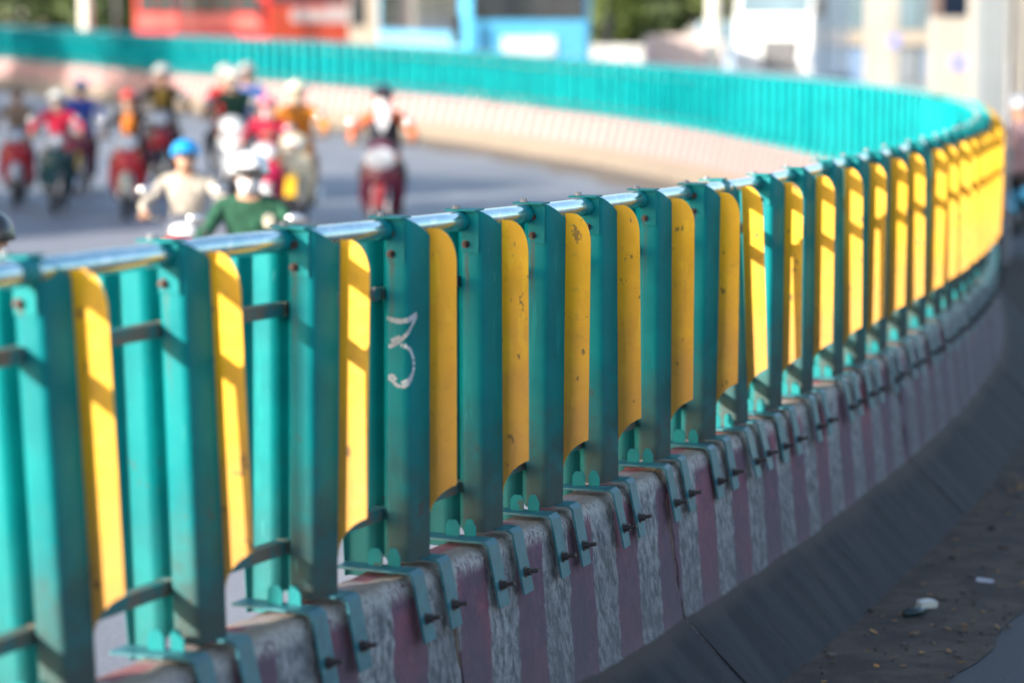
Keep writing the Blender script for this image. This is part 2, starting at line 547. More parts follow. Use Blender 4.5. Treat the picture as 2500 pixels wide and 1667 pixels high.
for a, c in zip(joints[:-1], joints[1:]):
    near = c < 20
    fine, ds = (0.04, 0.06) if a < 14 else (0.15, 0.3)
    prof = wall_profile(fine)
    gap = 0.009
    a2, c2 = a+gap, c-gap
    n = max(2, int((c2-a2)/ds))
    b = MB(); uvs = []
    dz = nr.uniform(-.004, .004); du = nr.uniform(-.004, .004)
    for i in range(n+1):
        s = a2 + (c2-a2)*i/n
        for (u, z) in prof:
            jx = jz = 0
            if a < 14 and z > 0.3:
                jx = nr.gauss(0, .0012); jz = nr.gauss(0, .0016) if z > .72 else 0
                if 0 in (i,) or i == n:
                    jx *= 3
            p = off(s, u + du + jx, 0)
            b.v.append((p.x, p.y, g(p.y) + z + dz*(z > .3) + jz))
            side = 1 if u > 0 else -1
            uvs.append((s + 0.25*(WALL_H - z)*side, max(z, 0.001) + (10 if side < 0 else 0)))
    m = len(prof)
    for i in range(n):
        for k in range(m-1):
            q = i*m+k
            b.face((q, q+m, q+m+1, q+1))
    b.face([k for k in range(m)][::-1])
    b.face([n*m+k for k in range(m)])
    me = bpy.data.meshes.new('wall_section')
    me.from_pydata(b.v, [], b.f)
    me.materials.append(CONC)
    uvl = me.uv_layers.new(name='UVMap')
    li = np.zeros(len(me.loops), int); me.loops.foreach_get('vertex_index', li)
    uvl.data.foreach_set('uv', np.array(uvs, float)[li].ravel())
    me.polygons.foreach_set('use_smooth', [True]*len(me.polygons))
    me.set_sharp_from_angle(angle=R(30))
    me.update()
    link('wall_section', me, wall)

# ------------------------------------------------------------------ fence of upright louvres
fence = thing('louvre_fence', 'curving turquoise louvre fence with yellow reflector plates bolted along the striped barrier', 'fence')

def rounded(poly, r=0.007, k=2):
    out = [poly[0]]
    for i in range(1, len(poly)-1):
        p = Vector(poly[i]); a = (Vector(poly[i-1])-p); c = (Vector(poly[i+1])-p)
        big = abs(p.x-.028) < 1e-6
        r_, kk = (.017, 4) if big else (r, k)
        a = a.normalized()*min(r_, a.length*.6); c = c.normalized()*min(r_, c.length*.45)
        for j in range(kk+1):
            t = j/kk
            q = (p+a)*(1-t)**2 + p*2*t*(1-t) + (p+c)*t*t
            out.append((q.x, q.y))
    out.append(poly[-1])
    return out
LPROF = [(-.217,-.010),(-.178,-.010),(-.163,.032),(-.105,.026),(-.088,.040),(-.076,.072),(-.036,.004),(-.030,.0),(.028,.0),(.052,.092)]
def louvre(fine=True):
    P = rounded(LPROF, 0.008, 2) if fine else LPROF
    Q = []
    for i in range(len(P)-1):
        n = 1
        if P[i][0] >= .03 or P[i][0] < -.16: n = 3 if fine else 2
        for k in range(n):
            Q.append((P[i][0]+(P[i+1][0]-P[i][0])*k/n, P[i][1]+(P[i+1][1]-P[i][1])*k/n))
    Q.append(P[-1])
    th = 0.0032
    def zt(u):
        if u > .026:
            f = min(1, (u-.026)/.026); return .957 - .020*f - .030*f*f
        if u < -.19:
            f = min(1, (-.19-u)/.03); return .905 - .03*(1-math.sqrt(max(0,1-f*f)))
        return .905 if u < -.06 else .957
    def zb(u):
        if u < -.170:
            f = min(1, (-.170-u)/.05); return .125 + .05*f
        return -.035 if u < -.088 else .020
    b = MB(); rows = 2
    nrm = []
    for i in range(len(Q)):
        a = Vector(Q[max(0,i-1)]); c = Vector(Q[min(len(Q)-1,i+1)])
        d = (c-a).normalized(); nrm.append(Vector((-d.y, d.x)))
    N = len(Q)
    for sgn in (0, 1):
        for r_ in range(rows):
            for i, q in enumerate(Q):
                p = Vector(q) + nrm[i]*th*sgn
                z0, z1 = zb(q[0]), zt(q[0])
                b.v.append((p.x, p.y, z0+(z1-z0)*r_/(rows-1)))
    M_ = N*rows
    for r_ in range(rows-1):
        for i in range(N-1):
            q = r_*N+i
            b.face((q, q+1, q+N+1, q+N))
            b.face((M_+q+N, M_+q+N+1, M_+q+1, M_+q))
    for i in range(N-1):
        b.face((i+1, i, M_+i, M_+i+1))
        q = (rows-1)*N+i
        b.face((q, q+1, M_+q+1, M_+q))
    for i in (0, N-1):
        for r_ in range(rows-1):
            q = r_*N+i
            b.face((q, q+N, M_+q+N, M_+q))
    return b
def reflector():
    ul, ur = .049, .132
    pts = []
    for k in range(9):
        a = k/8*R(62)
        pts.append((ul+(ur-ul)*(1-math.cos(a))/(1-math.cos(R(62))), .118+.108*math.sin(a)/math.sin(R(62))))
    for k in range(9):
        a = k/8*math.pi/2
        pts.append((ur-.058*(1-math.cos(a)), .835+.090*math.sin(a)))
    pts.append((ul, .925))
    b = MB(); b.prism(pts, 'y', .0945, .0975)
    return b
def strap_plate(v0, v1):
    b = MB()
    t = .006
    out = [(-.13,.018),(.082,.018),(.0945,.010),(.132,-.165),(.138,-.165),(.1015,.013),(.088,.0245),(-.13,.0245)]
    b.prism(out, 'y', v0, v1)
    return b
def nut(x, y, z, axis, r, l, rod=0.0, rr=0.006, rod2=0.0):
    a = Vector(axis).normalized(); p = Vector((x,y,z))
    b = MB()
    b.tube([p, p+a*.003], r*1.35, 12)
    b.tube([p+a*.003, p+a*(l+.003)], r, 6)
    if rod:
        b.tube([p+a*l, p+a*(l+rod)], rr, 8)
    return b
SN = (.97, 0, .21)
ME = {
    'louvre': louvre(True).mesh('louvre_post', TEAL, 35),
    'louvre_far': louvre(False).mesh('louvre_post', TEAL_FAR_LIT, 35),
    'refl': reflector().mesh('reflector_plate', YELLOW),
    'cap': MB().box(-.078,.018,-.022,.045,.957,.962).mesh('top_cap', TEAL_CLEAN),
    'brk': MB().box(-.033,.021,-.0052,-.0012,.838,.956).mesh('rail_bracket', TEAL_CLEAN),
    'b1': nut(-.018,-.0055,.918,(0,-1,0),.0085,.011,.006,.005).mesh('bolt', RUST),
    'b2': nut(-.018,-.0055,.862,(0,-1,0),.0085,.011,.006,.005).mesh('bolt', RUST),
    'b3': nut(-.05,.0,.9625,(0,0,1),.010,.008).mesh('bolt', GREY),
    's1': strap_plate(-.128,-.058).mesh('base_strap', STRAP),
    's2': strap_plate(.052,.122).mesh('base_strap', STRAP),
    'n1': nut(.126,-.093,-.105,SN,.0125,.016,.026,.0065).mesh('anchor_bolt', RUST2),
    'n2': nut(.126,.087,-.105,SN,.0125,.016,.026,.0065).mesh('anchor_bolt', RUST2),
    'gus': MB().prism([(-.052,.0247),(-.010,.0247),(-.010,.058),(-.020,.072),(-.042,.072),(-.052,.058)],'y',-.084,-.079).mesh('gusset', TEAL_CLEAN),
    'gus2': MB().prism([(.000,.0247),(.036,.0247),(.036,.050),(.024,.074),(.008,.074),(.000,.056)],'y',-.072,-.067).mesh('gusset', TEAL_CLEAN),
    'gus3': MB().prism([(-.055,.0247),(-.015,.0247),(-.030,.09),(-.040,.09)],'x',-.054,-.049).mesh('gusset', TEAL_CLEAN),
}
pr = random.Random(5)
TILT = {3-3: (0,0)}
posts = []
for i, s in enumerate(S_POST):
    idx = i - N_BEFORE
    p, t, n = at(s)
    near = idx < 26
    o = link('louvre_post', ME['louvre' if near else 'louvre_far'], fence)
    o.location = (p.x, p.y, g(p.y)+WALL_H)
    tx_, ty_ = pr.gauss(0, .007), pr.gauss(0, .006)
    if idx in (0,): ty_ = -.048
    if idx == 1: ty_ = -.02
    if idx == 9: ty_ = -.05
    if idx == 8: ty_ = .015
    o.rotation_euler = (tx_, ty_, math.atan2(n.y, n.x) + pr.gauss(0, .03) - R(13)*min(1, max(0, (idx-31)/7)))
    posts.append((o, idx, s))
    rp = link('reflector_plate', ME['refl'], o)
    rp.rotation_euler = (pr.gauss(0,.004), pr.gauss(0,.004), pr.gauss(0,.02))
    if near:
        for k in ('cap','brk','b1','b2','b3','s1','s2','n1','n2','gus','gus2'):
            link(ME[k].name.split('.')[0], ME[k], o)
    else:
        for k in ('s1','s2'):
            link('base_strap', ME[k], o)
# rails: one length of tube and two bars in each bay
for i in range(len(S_POST)-1):
    a, c = S_POST[i], S_POST[i+1]
    idx = i - N_BEFORE
    n = 3 if idx < 26 else 1
    seg = 12 if idx < 26 else 6
    def line(u, z, d0, d1):
        return [off(a+d0+(c+d1-a-d0)*k/n, u, WALL_H+z) for k in range(n+1)]
    pts = line(-.034, .927, .012, -.014)
    rad = [.0285]*len(pts)
    if idx < 26:
        e0, e1 = pts[0], pts[-1]
        d0 = (pts[0]-pts[1]).normalized(); d1 = (pts[-1]-pts[-2]).normalized()
        pts = [e0+d0*.008, e0+d0*.005] + pts + [e1+d1*.005, e1+d1*.009]
        rad = [.014, .022] + rad + [.027, .0235]
    b = MB(); b.tube(pts, rad, seg)
    tr = b.build('top_rail', RAIL, fence, 50)
    if idx < 26:
        q = pts[-3] + (pts[-4]-pts[-3]).normalized()*pr.uniform(.03,.06)
        MB().tube([q, pts[-3], pts[-2]+d1*.002, pts[-1]+d1*.001], [.0292,.0292,.0288,.0245], 12).build('rail_end', TEAL_CLEAN, tr, 50)
    for nm, z in (('middle_rail', .752), ('lower_rail', .147)):
        b = MB()
        ctr = line(-.071, z, .034, .022)
        rings = []
        for k, q in enumerate(ctr):
            _, t, nn = at(a + (c-a)*k/n)
            h = .017
            rings.append([q+nn*h+Vector((0,0,h)), q+nn*h-Vector((0,0,h)), q-nn*h-Vector((0,0,h)), q-nn*h+Vector((0,0,h))])
        b.loft(rings)
        b.build(nm, BAR, fence)

# chalked figure and loose steel tab on one near post
post3 = [o for o, i, s in posts if i == 3][0]
def on_face(h, z, lift=.0012):
    if h < .063:
        return Vector((-.035+h, -lift, z))
    f = (h-.063)/.095
    return Vector((.028+.024*f+.97*lift, .092*f-.25*lift, z))
def zoompt(x, y):
    return ((x-699)*.000441, .96-(y-91)*.000388)
strokes = [[(705,790),(735,803),(790,812),(850,800),(905,775),(928,768)],[(925,775),(895,820),(860,868),(815,925),(770,965),(715,995)],[(795,975),(835,985),(868,1015),(893,1070),(900,1130),(885,1190),(855,1240),(810,1270),(770,1262),(735,1225),(712,1212)],[(712,1205),(745,1190),(762,1225)],[(735,960),(775,940),(800,925)],[(880,1180),(850,1215),(800,1245)]]
wd = [.0068,.0058,.0052,.0050,.0085,.0045]
cr = random.Random(3)
b = MB()
for st, w in zip(strokes, wd):
    pts = []
    for k in range(len(st)-1):
        for q in range(6):
            f = q/6
            pts.append((st[k][0]+(st[k+1][0]-st[k][0])*f, st[k][1]+(st[k+1][1]-st[k][1])*f))
    pts.append(st[-1])
    P = [zoompt(*p) for p in pts]
    for k in range(len(P)-1):
        if cr.random() < .02: continue
        d = Vector((P[k+1][0]-P[k][0], P[k+1][1]-P[k][1]))
        if d.length == 0: continue
        nn = Vector((-d.y, d.x)).normalized()
        w0 = w*cr.uniform(.7, 1.25); w1 = w*cr.uniform(.7, 1.25)
        base = len(b.v)
        for (pt, ww) in ((P[k], w0), (P[k+1], w1)):
            b.v.append(tuple(on_face(pt[0]+nn.x*ww, pt[1]+nn.y*ww)))
            b.v.append(tuple(on_face(pt[0]-nn.x*ww, pt[1]-nn.y*ww)))
        b.face((base, base+1, base+3, base+2))
b.build('chalk_mark', CHALK, post3)
b = MB()
M_ = Matrix.Translation((-.068,-.045,.742)) @ Matrix.Rotation(R(32), 4, 'Y')
b.box(-.005,.005,-.002,.002,-.036,.036, 0, M_)
b.build('loose_tab', GREY, post3)

# ------------------------------------------------------------------ litter on the verge
def near_pt(xp, yp, zg=0.0):
    """ground point from a measured direction (pixels of a 2352 px wide copy)"""
    th = R(7.355); fpx = 5880.
    d = Vector(((xp-1176)/fpx, math.cos(th)+math.sin(th)*(-(yp-784)/fpx), -math.sin(th)+math.cos(th)*(-(yp-784)/fpx)))
    z = 0.0
    for _ in range(6):
        k = (z-ZC)/d.z
        z = g(d.y*k)
    return Vector((d.x*k, d.y*k, z))
p = near_pt(2128, 1398)
c_ = MB()
c_.prism([(-.038,.0),(.036,-.002),(.040,.026),(.012,.032),(-.034,.028)], 'y', -.02, .022)
o = c_.build('carton', paint('dirty_white_card', (0.72,0.72,0.66), 0.8), None)
o.location = p + Vector((0,0,.006)); o.rotation_euler = (0.1, 0, 0.35)
tag(o, 'small crushed white carton lying on the dirt beside the barrier foot', 'litter')
p = near_pt(2105, 1418)
o = MB().tube([(-.06,0,0),(-.04,.0,.0),(.02,.01,0),(.035,.012,0),(.055,.014,0)], [.010,.021,.020,.009,.009], 9).build('bottle', paint('dark_green_plastic', (0.01,0.03,0.035), 0.25), None, True)
o.location = p + Vector((0,0,.022)); o.rotation_euler = (0,0,.4)
tag(o, 'small dark plastic bottle lying beside the crushed white carton', 'bottle')
p = near_pt(2262, 1338)
o = MB().box(-.035,.035,-.02,.02,0,.004).build('paper_scrap', paint('grey_paper', (0.5,0.5,0.55), 0.9), None)
o.location = p+Vector((0,0,.009)); o.rotation_euler = (.12,.08,-.3)
tag(o, 'flat grey scrap of paper on the dirt behind the white carton', 'paper')
lr = random.Random(21)
def scatter(n, mk, s0, s1, u0, u1):
    b = MB()
    for _ in range(n):
        s = lr.uniform(s0, s1); u = lr.uniform(u0, u1)
        if lr.random() > .25 + .75*max(0, math.sin(s*1.9+1)*math.sin(s*.7+u*6)): continue
        p = off(s, u)
        mk(b, Vector((p.x, p.y, g(p.y)+.009)))
    return b
def leaf(b, p):
    a = lr.uniform(0, 6.28); l = lr.uniform(.012,.030); w = l*.45
    e = Vector((math.cos(a), math.sin(a), lr.uniform(-.25,.25)))*l; f = Vector((-math.sin(a), math.cos(a), lr.uniform(-.4,.4)))*w
    base = len(b.v); q = p+Vector((0,0,.006))
    b.v += [tuple(q-e), tuple(q+f), tuple(q+e), tuple(q-f)]
    b.face((base, base+1, base+2, base+3))
k_ = NT('dry_leaf')
gm_ = k_.n('NewGeometry')
LEAFD = k_.out(k_.mix(gm_.outputs['Random Per Island'], (0.10,0.06,0.03), (0.55,0.27,0.08)), 0.8)
struct(scatter(420, leaf, 4.5, 14, .46, 1.0).build('fallen_leaves', LEAFD), 'stuff')
def pebble(b, p):
    r = lr.uniform(.003,.007) if lr.random() < .85 else lr.uniform(.008,.02)
    b.ellip((p.x,p.y,p.z+r*.4), (r*lr.uniform(.8,1.5), r, r*.7), 6, 4)
k_ = NT('gravel_grey')
gm_ = k_.n('NewGeometry')
PEB = k_.out(k_.mix(gm_.outputs['Random Per Island'], (0.04,0.035,0.032), (0.15,0.13,0.12)), 0.9)
struct(scatter(1100, pebble, 4, 16, .43, 1.04).build('gravel', PEB), 'stuff')

# ------------------------------------------------------------------ trees
def leaf_cloud(b, c, r, n, size, rr, m=0):
    for _ in range(n):
        d = Vector((rr.gauss(0,1), rr.gauss(0,1), rr.gauss(0,1))).normalized()*rr.uniform(.45,1.0)**.6
        p = Vector((c[0]+d.x*r[0], c[1]+d.y*r[1], c[2]+d.z*r[2]))
        nrm = (d + Vector((rr.gauss(0,.5), rr.gauss(0,.5), rr.gauss(0,.5)))).normalized()
        e = nrm.cross(Vector((rr.gauss(0,1), rr.gauss(0,1), rr.gauss(0,1)))).normalized()
        f = nrm.cross(e)
        s = size*rr.uniform(.6,1.4)
        k = len(b.v)
        b.v += [tuple(p-e*s), tuple(p+f*s*.5), tuple(p+e*s), tuple(p-f*s*.5)]
        b.face((k,k+1,k+2,k+3), m)
BARK = ground_mat('tree_bark', (0.12,0.09,0.065), (0.20,0.15,0.11), None, 3.0, 0.95, 20.0)
LEAF1 = leaf_mat('bright_foliage', (0.06,0.10,0.018), (0.16,0.20,0.035))
LEAF2 = leaf_mat('dark_foliage', (0.03,0.055,0.016), (0.075,0.11,0.025))
def tree(x, y, h, r, mat, label, seed, clumps=12, leaves=260, size=.16, low=.25, group=None):
    rr = random.Random(seed)
    z = g(y)
    t = thing('tree', label, 'tree', (x, y, z), 0, group)
    b = MB()
    b.tube([(0,0,-.1),(.05,0,h*.2),(.0,.05,h*.45),(.08,.02,h*.7)], [h*.032,h*.026,h*.02,h*.010], 9)
    cl = []
    for k in range(clumps):
        a = rr.uniform(0, 6.28); q = r*rr.uniform(.15,.72)
        cl.append((math.cos(a)*q, math.sin(a)*q, h*rr.uniform(low, .92), r*rr.uniform(.32,.5)))
    for c in cl[:6]:
        b.tube([(0,.02,h*.38),(c[0]*.5,c[1]*.5,(h*.42+c[2])/2),(c[0],c[1],c[2])], [h*.014,h*.010,h*.005], 6)
    b.build('trunk', BARK, t, True)
    b = MB()
    for c in cl:
        leaf_cloud(b, c[:3], (c[3], c[3], c[3]*.8), leaves, size, rr)
    b.build('crown', mat, t)
    return t

# out of frame on the traffic side: trees that shade the left of the road
tree(-10.6, 27.0, 4.3, 2.4, LEAF2, 'broad dark tree left of the road shading the grey asphalt', 41, 18, 420, .15)
tree(-11.2, 31.5, 4.3, 2.4, LEAF2, 'dense tree left of the road shading the group of riders', 42, 18, 420, .15)
tree(-9.6, 20.5, 4.2, 2.2, LEAF2, 'small dark tree left of the road nearest the camera', 43, 18, 420, .15)

tree(-27.0, 64.0, 11.0, 4.0, LEAF2, 'tall dark tree shading the left end of the far fence', 45, 22, 420, .22)
tree(-22.5, 55.5, 9.5, 3.4, LEAF2, 'thinner tree shading the far fence behind the riders', 46, 12, 240, .2)

# ------------------------------------------------------------------ unseen board and pole, added to shade the middle of the fence
def shade_board():
    i2 = S_POST[2+N_BEFORE]
    o2, t2, n2 = at(i2)
    h = Vector((SUN.x, SUN.y, 0)).normalized()
    side = Vector((h.y, -h.x, 0))                    # across the light, towards the outside of the fence
    def spot(w, dist):
        return o2 + side*(w*side.dot(n2)) - h*dist
    rise = -SUN.z/Vector((SUN.x, SUN.y)).length
    dist = 9.0
    w0, w1 = -.20, -1.90
    q = spot((w0+w1)/2, dist)
    W = abs(w1-w0)*side.dot(n2)
    t = thing('added_shade_board', 'unseen blue board on two steel legs, added to shade the fence', 'shade board', (q.x, q.y, g(q.y)), math.atan2(side.y, side.x))
    z0, z1 = dist*rise-.25, dist*rise+3.1
    MB().box(-W/2, W/2, -.03, .03, z0, z1).build('shade_panel', paint('shade_board_blue', (0.02,0.08,0.35), 0.4), t)
    b = MB()
    for (a0,a1,c0,c1) in ((-W/2,W/2,z0,z0+.06),(-W/2,W/2,z1-.06,z1),(-W/2,-W/2+.06,z0+.06,z1-.06),(W/2-.06,W/2,z0+.06,z1-.06)):
        b.box(a0,a1,-.036,-.031,c0,c1)
    b.build('border', paint('shade_board_white', (0.75,0.75,0.75), 0.5), t)
    for x in (-W*.3, W*.3):
        MB().tube([(x,.09,-.05),(x,.09,z1-.1)], .055, 12).build('leg', GREY, t, True)
    q = spot(-.036, 6.5)  # unseen pole, added for the narrow shadow on one louvre
    t = thing('lamp_post', 'unseen grey pole added beside the board to shade one fence post', 'lamp post', (q.x, q.y, g(q.y)))
    MB().tube([(0,0,-.05),(0,0,5.5)], .052, 12).build('shaft', GREY, t, True)
    MB().tube([(0,0,5.4),(-.4,-.2,5.9),(-1.4,-.6,6.0)], .04, 8).build('arm', GREY, t, True)
shade_board()

# ------------------------------------------------------------------ motorcycles and riders
def tyre(r, w, n=22):
    b = MB()
    rings = []
    for k in range(8):
        a = 2*math.pi*k/8
        rr_, x = r - w*.5 + math.cos(a)*w*.5, math.sin(a)*w*.5
        rings.append([(x, math.cos(2*math.pi*j/n)*rr_, math.sin(2*math.pi*j/n)*rr_) for j in range(n)])
    rings.append(rings[0])
    b.loft(rings, 0, False)
    return b
def rim(r):
    b = MB()
    n = 20
    rings = []
    for (x, q) in ((-.02,r),(-.012,r-.02),(.012,r-.02),(.02,r),(-.02,r)):
        rings.append([(x, math.cos(2*math.pi*j/n)*q, math.sin(2*math.pi*j/n)*q) for j in range(n)])
    b.loft(rings, 0, False)
    b.tube([(-.05,0,0),(.05,0,0)], .035, 10)
    for j in range(10):
        a = 2*math.pi*j/10
        b.tube([(.01*(-1)**j,.02*math.cos(a),.02*math.sin(a)),(0,(r-.015)*math.cos(a),(r-.015)*math.sin(a))], .006, 5)
    return b
# shared meshes; forward is local -Y, ground at z = 0
GM = {}
def gmesh(key, mb, smooth=40):
    GM[key] = mb.mesh(key, bpy.data.materials[0], smooth)
def shell(rows):
    """loft of half-ring sections: rows of (y, z, halfwidth, depth)"""
    rings = []
    for (y, z, w, d) in rows:
        rings.append([(w*math.sin(a), y - d*math.cos(a), z) for a in [2*math.pi*k/14 for k in range(14)]])
    return MB().loft(rings)
def shell_y(rows, n=14):
    rings = []
    for (y, z, w, h) in rows:
        rings.append([(w*math.cos(a), y, z + h*math.sin(a)) for a in [2*math.pi*k/n for k in range(n)]])
    return MB().loft(rings)
gmesh('tyre', tyre(.29, .085))
gmesh('rim', rim(.225))
gmesh('fork', MB().tube([(-.075,-.62,.29),(-.07,-.44,.72)], .022, 8).tube([(.075,-.62,.29),(.07,-.44,.72)], .022, 8).tube([(-.075,-.44,.72),(.075,-.44,.72)], .022, 8).tube([(0,-.44,.70),(0,-.36,.98)], .025, 8))
fm = MB(); rings = []
for k in range(9):
    a = R(20 + 140*k/8)
    y, z = -.62 + .325*math.cos(a)*-1, .29+.325*math.sin(a)
    rings.append([(-.06, y*1+.0, z), (-.055, y+.02*math.cos(a), z-.03*math.sin(a)), (0, y, z+.022), (.055, y+.02*math.cos(a), z-.03*math.sin(a)), (.06, y, z), (0, y+.01, z+.012)])
for k in range(8):
    pass
fm.loft([[r_[0], r_[2], r_[4], r_[5]] for r_ in rings])
gmesh('front_fender', fm)
gmesh('leg_shield', shell([(-.40,.93,.10,.05),(-.43,.86,.17,.07),(-.44,.74,.20,.09),(-.40,.60,.24,.07),(-.35,.46,.25,.05),(-.30,.36,.21,.04),(-.26,.30,.14,.03)]))
gmesh('front_panel', shell([(-.47,.84,.05,.03),(-.50,.76,.10,.05),(-.50,.66,.12,.06),(-.46,.56,.10,.05),(-.42,.48,.05,.03)]))
gmesh('headlight_cowl', shell_y([(-.30,1.0,.09,.05),(-.36,1.0,.15,.09),(-.44,.985,.155,.10),(-.50,.97,.14,.085),(-.53,.96,.115,.07)]))
gmesh('headlight', MB().ellip((0,-.525,.958), (.105,.035,.066), 14, 8))
gmesh('handlebar', MB().tube([(-.36,-.30,1.04),(-.26,-.37,1.05),(-.10,-.40,1.03),(.10,-.40,1.03),(.26,-.37,1.05),(.36,-.30,1.04)], .013, 8))
gmesh('grip', MB().tube([(-.37,-.295,1.04),(-.26,-.37,1.05)], .019, 8))
gmesh('mirror_stalk', MB().tube([(0,0,0),(.03,-.01,.16),(.06,0,.20)], .007, 6))
gmesh('mirror', MB().ellip((.08,.0,.225), (.062,.018,.04), 12, 7))
gmesh('seat', shell_y([(-.06,.70,.07,.03),(.02,.74,.12,.05),(.2,.76,.135,.055),(.4,.79,.125,.055),(.58,.81,.10,.045),(.64,.81,.06,.03)]))
gmesh('side_panel', shell_y([(-.02,.60,.09,.08),(.15,.62,.14,.11),(.38,.68,.14,.09),(.6,.75,.10,.06),(.74,.79,.05,.03)]))
gmesh('frame_spine', shell_y([(-.38,.58,.05,.06),(-.2,.46,.06,.06),(0,.50,.07,.08),(.1,.58,.08,.08)]))
gmesh('engine', shell_y([(-.25,.32,.08,.06),(-.15,.32,.11,.09),(.02,.30,.13,.11),(.12,.31,.10,.08)]).tube([(-.2,-.02,.25),(.2,-.02,.25)], .018, 8))
gmesh('exhaust', MB().tube([(.09,-.12,.25),(.13,.1,.22),(.15,.3,.27),(.16,.75,.36)], [.018,.02,.04,.045], 10))
gmesh('swingarm', MB().tube([(-.09,.05,.32),(-.09,.60,.29)], .022, 6).tube([(.09,.05,.32),(.09,.60,.29)], .022, 6).tube([(-.09,.48,.36),(-.09,.42,.66)], .028, 8).tube([(.09,.48,.36),(.09,.42,.66)], .028, 8))
gmesh('tail_light', MB().ellip((0,.76,.76), (.06,.03,.04), 10, 6))
gmesh('indicator', MB().ellip((0,0,0), (.035,.02,.025), 10, 6))
BLK = paint('black_rubber', (0.02,0.02,0.022), 0.6)
DGREY = paint('dark_engine_metal', (0.09,0.09,0.095), 0.45, 0.5)
CHROME = paint('chrome', (0.6,0.6,0.62), 0.15, 0.9)
LAMP = paint('lamp_lens', (0.80,0.82,0.85), 0.12)
REDL = paint('red_lens', (0.5,0.02,0.02), 0.2)
AMB = paint('amber_lens', (0.7,0.25,0.02), 0.2)
def gobj(key, mat, parent, name=None, loc=None, scale=None):
    me = GM[key]
    ck = (key, mat.name)
    if ck not in GM:
        m2 = me.copy(); m2.materials.clear(); m2.materials.append(mat); GM[ck] = m2
    o = link(name or key, GM[ck], parent)
    if loc: o.location = loc
    if scale: o.scale = scale
    return o
def motorcycle(x, y, rz, body, panel, cowl, label, scale=1.0, fender=None, shield=None, seat=None, lens=None):
    t = thing('motorcycle', label, 'motorcycle', (x, y, g(y)), rz, 'motorcycles riding towards the camera', scale)
    for (yy, nm) in ((-.62,'front_wheel'), (.60,'rear_wheel')):
        w = gobj('tyre', BLK, t, nm, (0, yy, .29))
        gobj('rim', CHROME, w)
    gobj('fork', CHROME, t)
    gobj('front_fender', fender or body, t)
    gobj('leg_shield', shield or body, t)
    gobj('front_panel', panel, t)
    gobj('headlight_cowl', cowl, t)
    gobj('headlight', lens or LAMP, t)
    hb = gobj('handlebar', DGREY, t)
    gobj('grip', BLK, hb)
    gobj('grip', BLK, hb, 'grip', None, (-1,1,1))
    for s in (-1, 1):
        ms = gobj('mirror_stalk', DGREY, t, 'mirror_stalk', (s*.22,-.385,1.05), (s,1,1))
        gobj('mirror', CHROME, ms)
        gobj('indicator', AMB, t, 'indicator', (s*.15,-.46,.86))
    gobj('seat', seat or BLK, t)
    gobj('side_panel', body, t)
    gobj('frame_spine', body, t)
    gobj('engine', DGREY, t)
    gobj('exhaust', CHROME, t)
    gobj('swingarm', DGREY, t)
    gobj('tail_light', REDL, t)
    return t

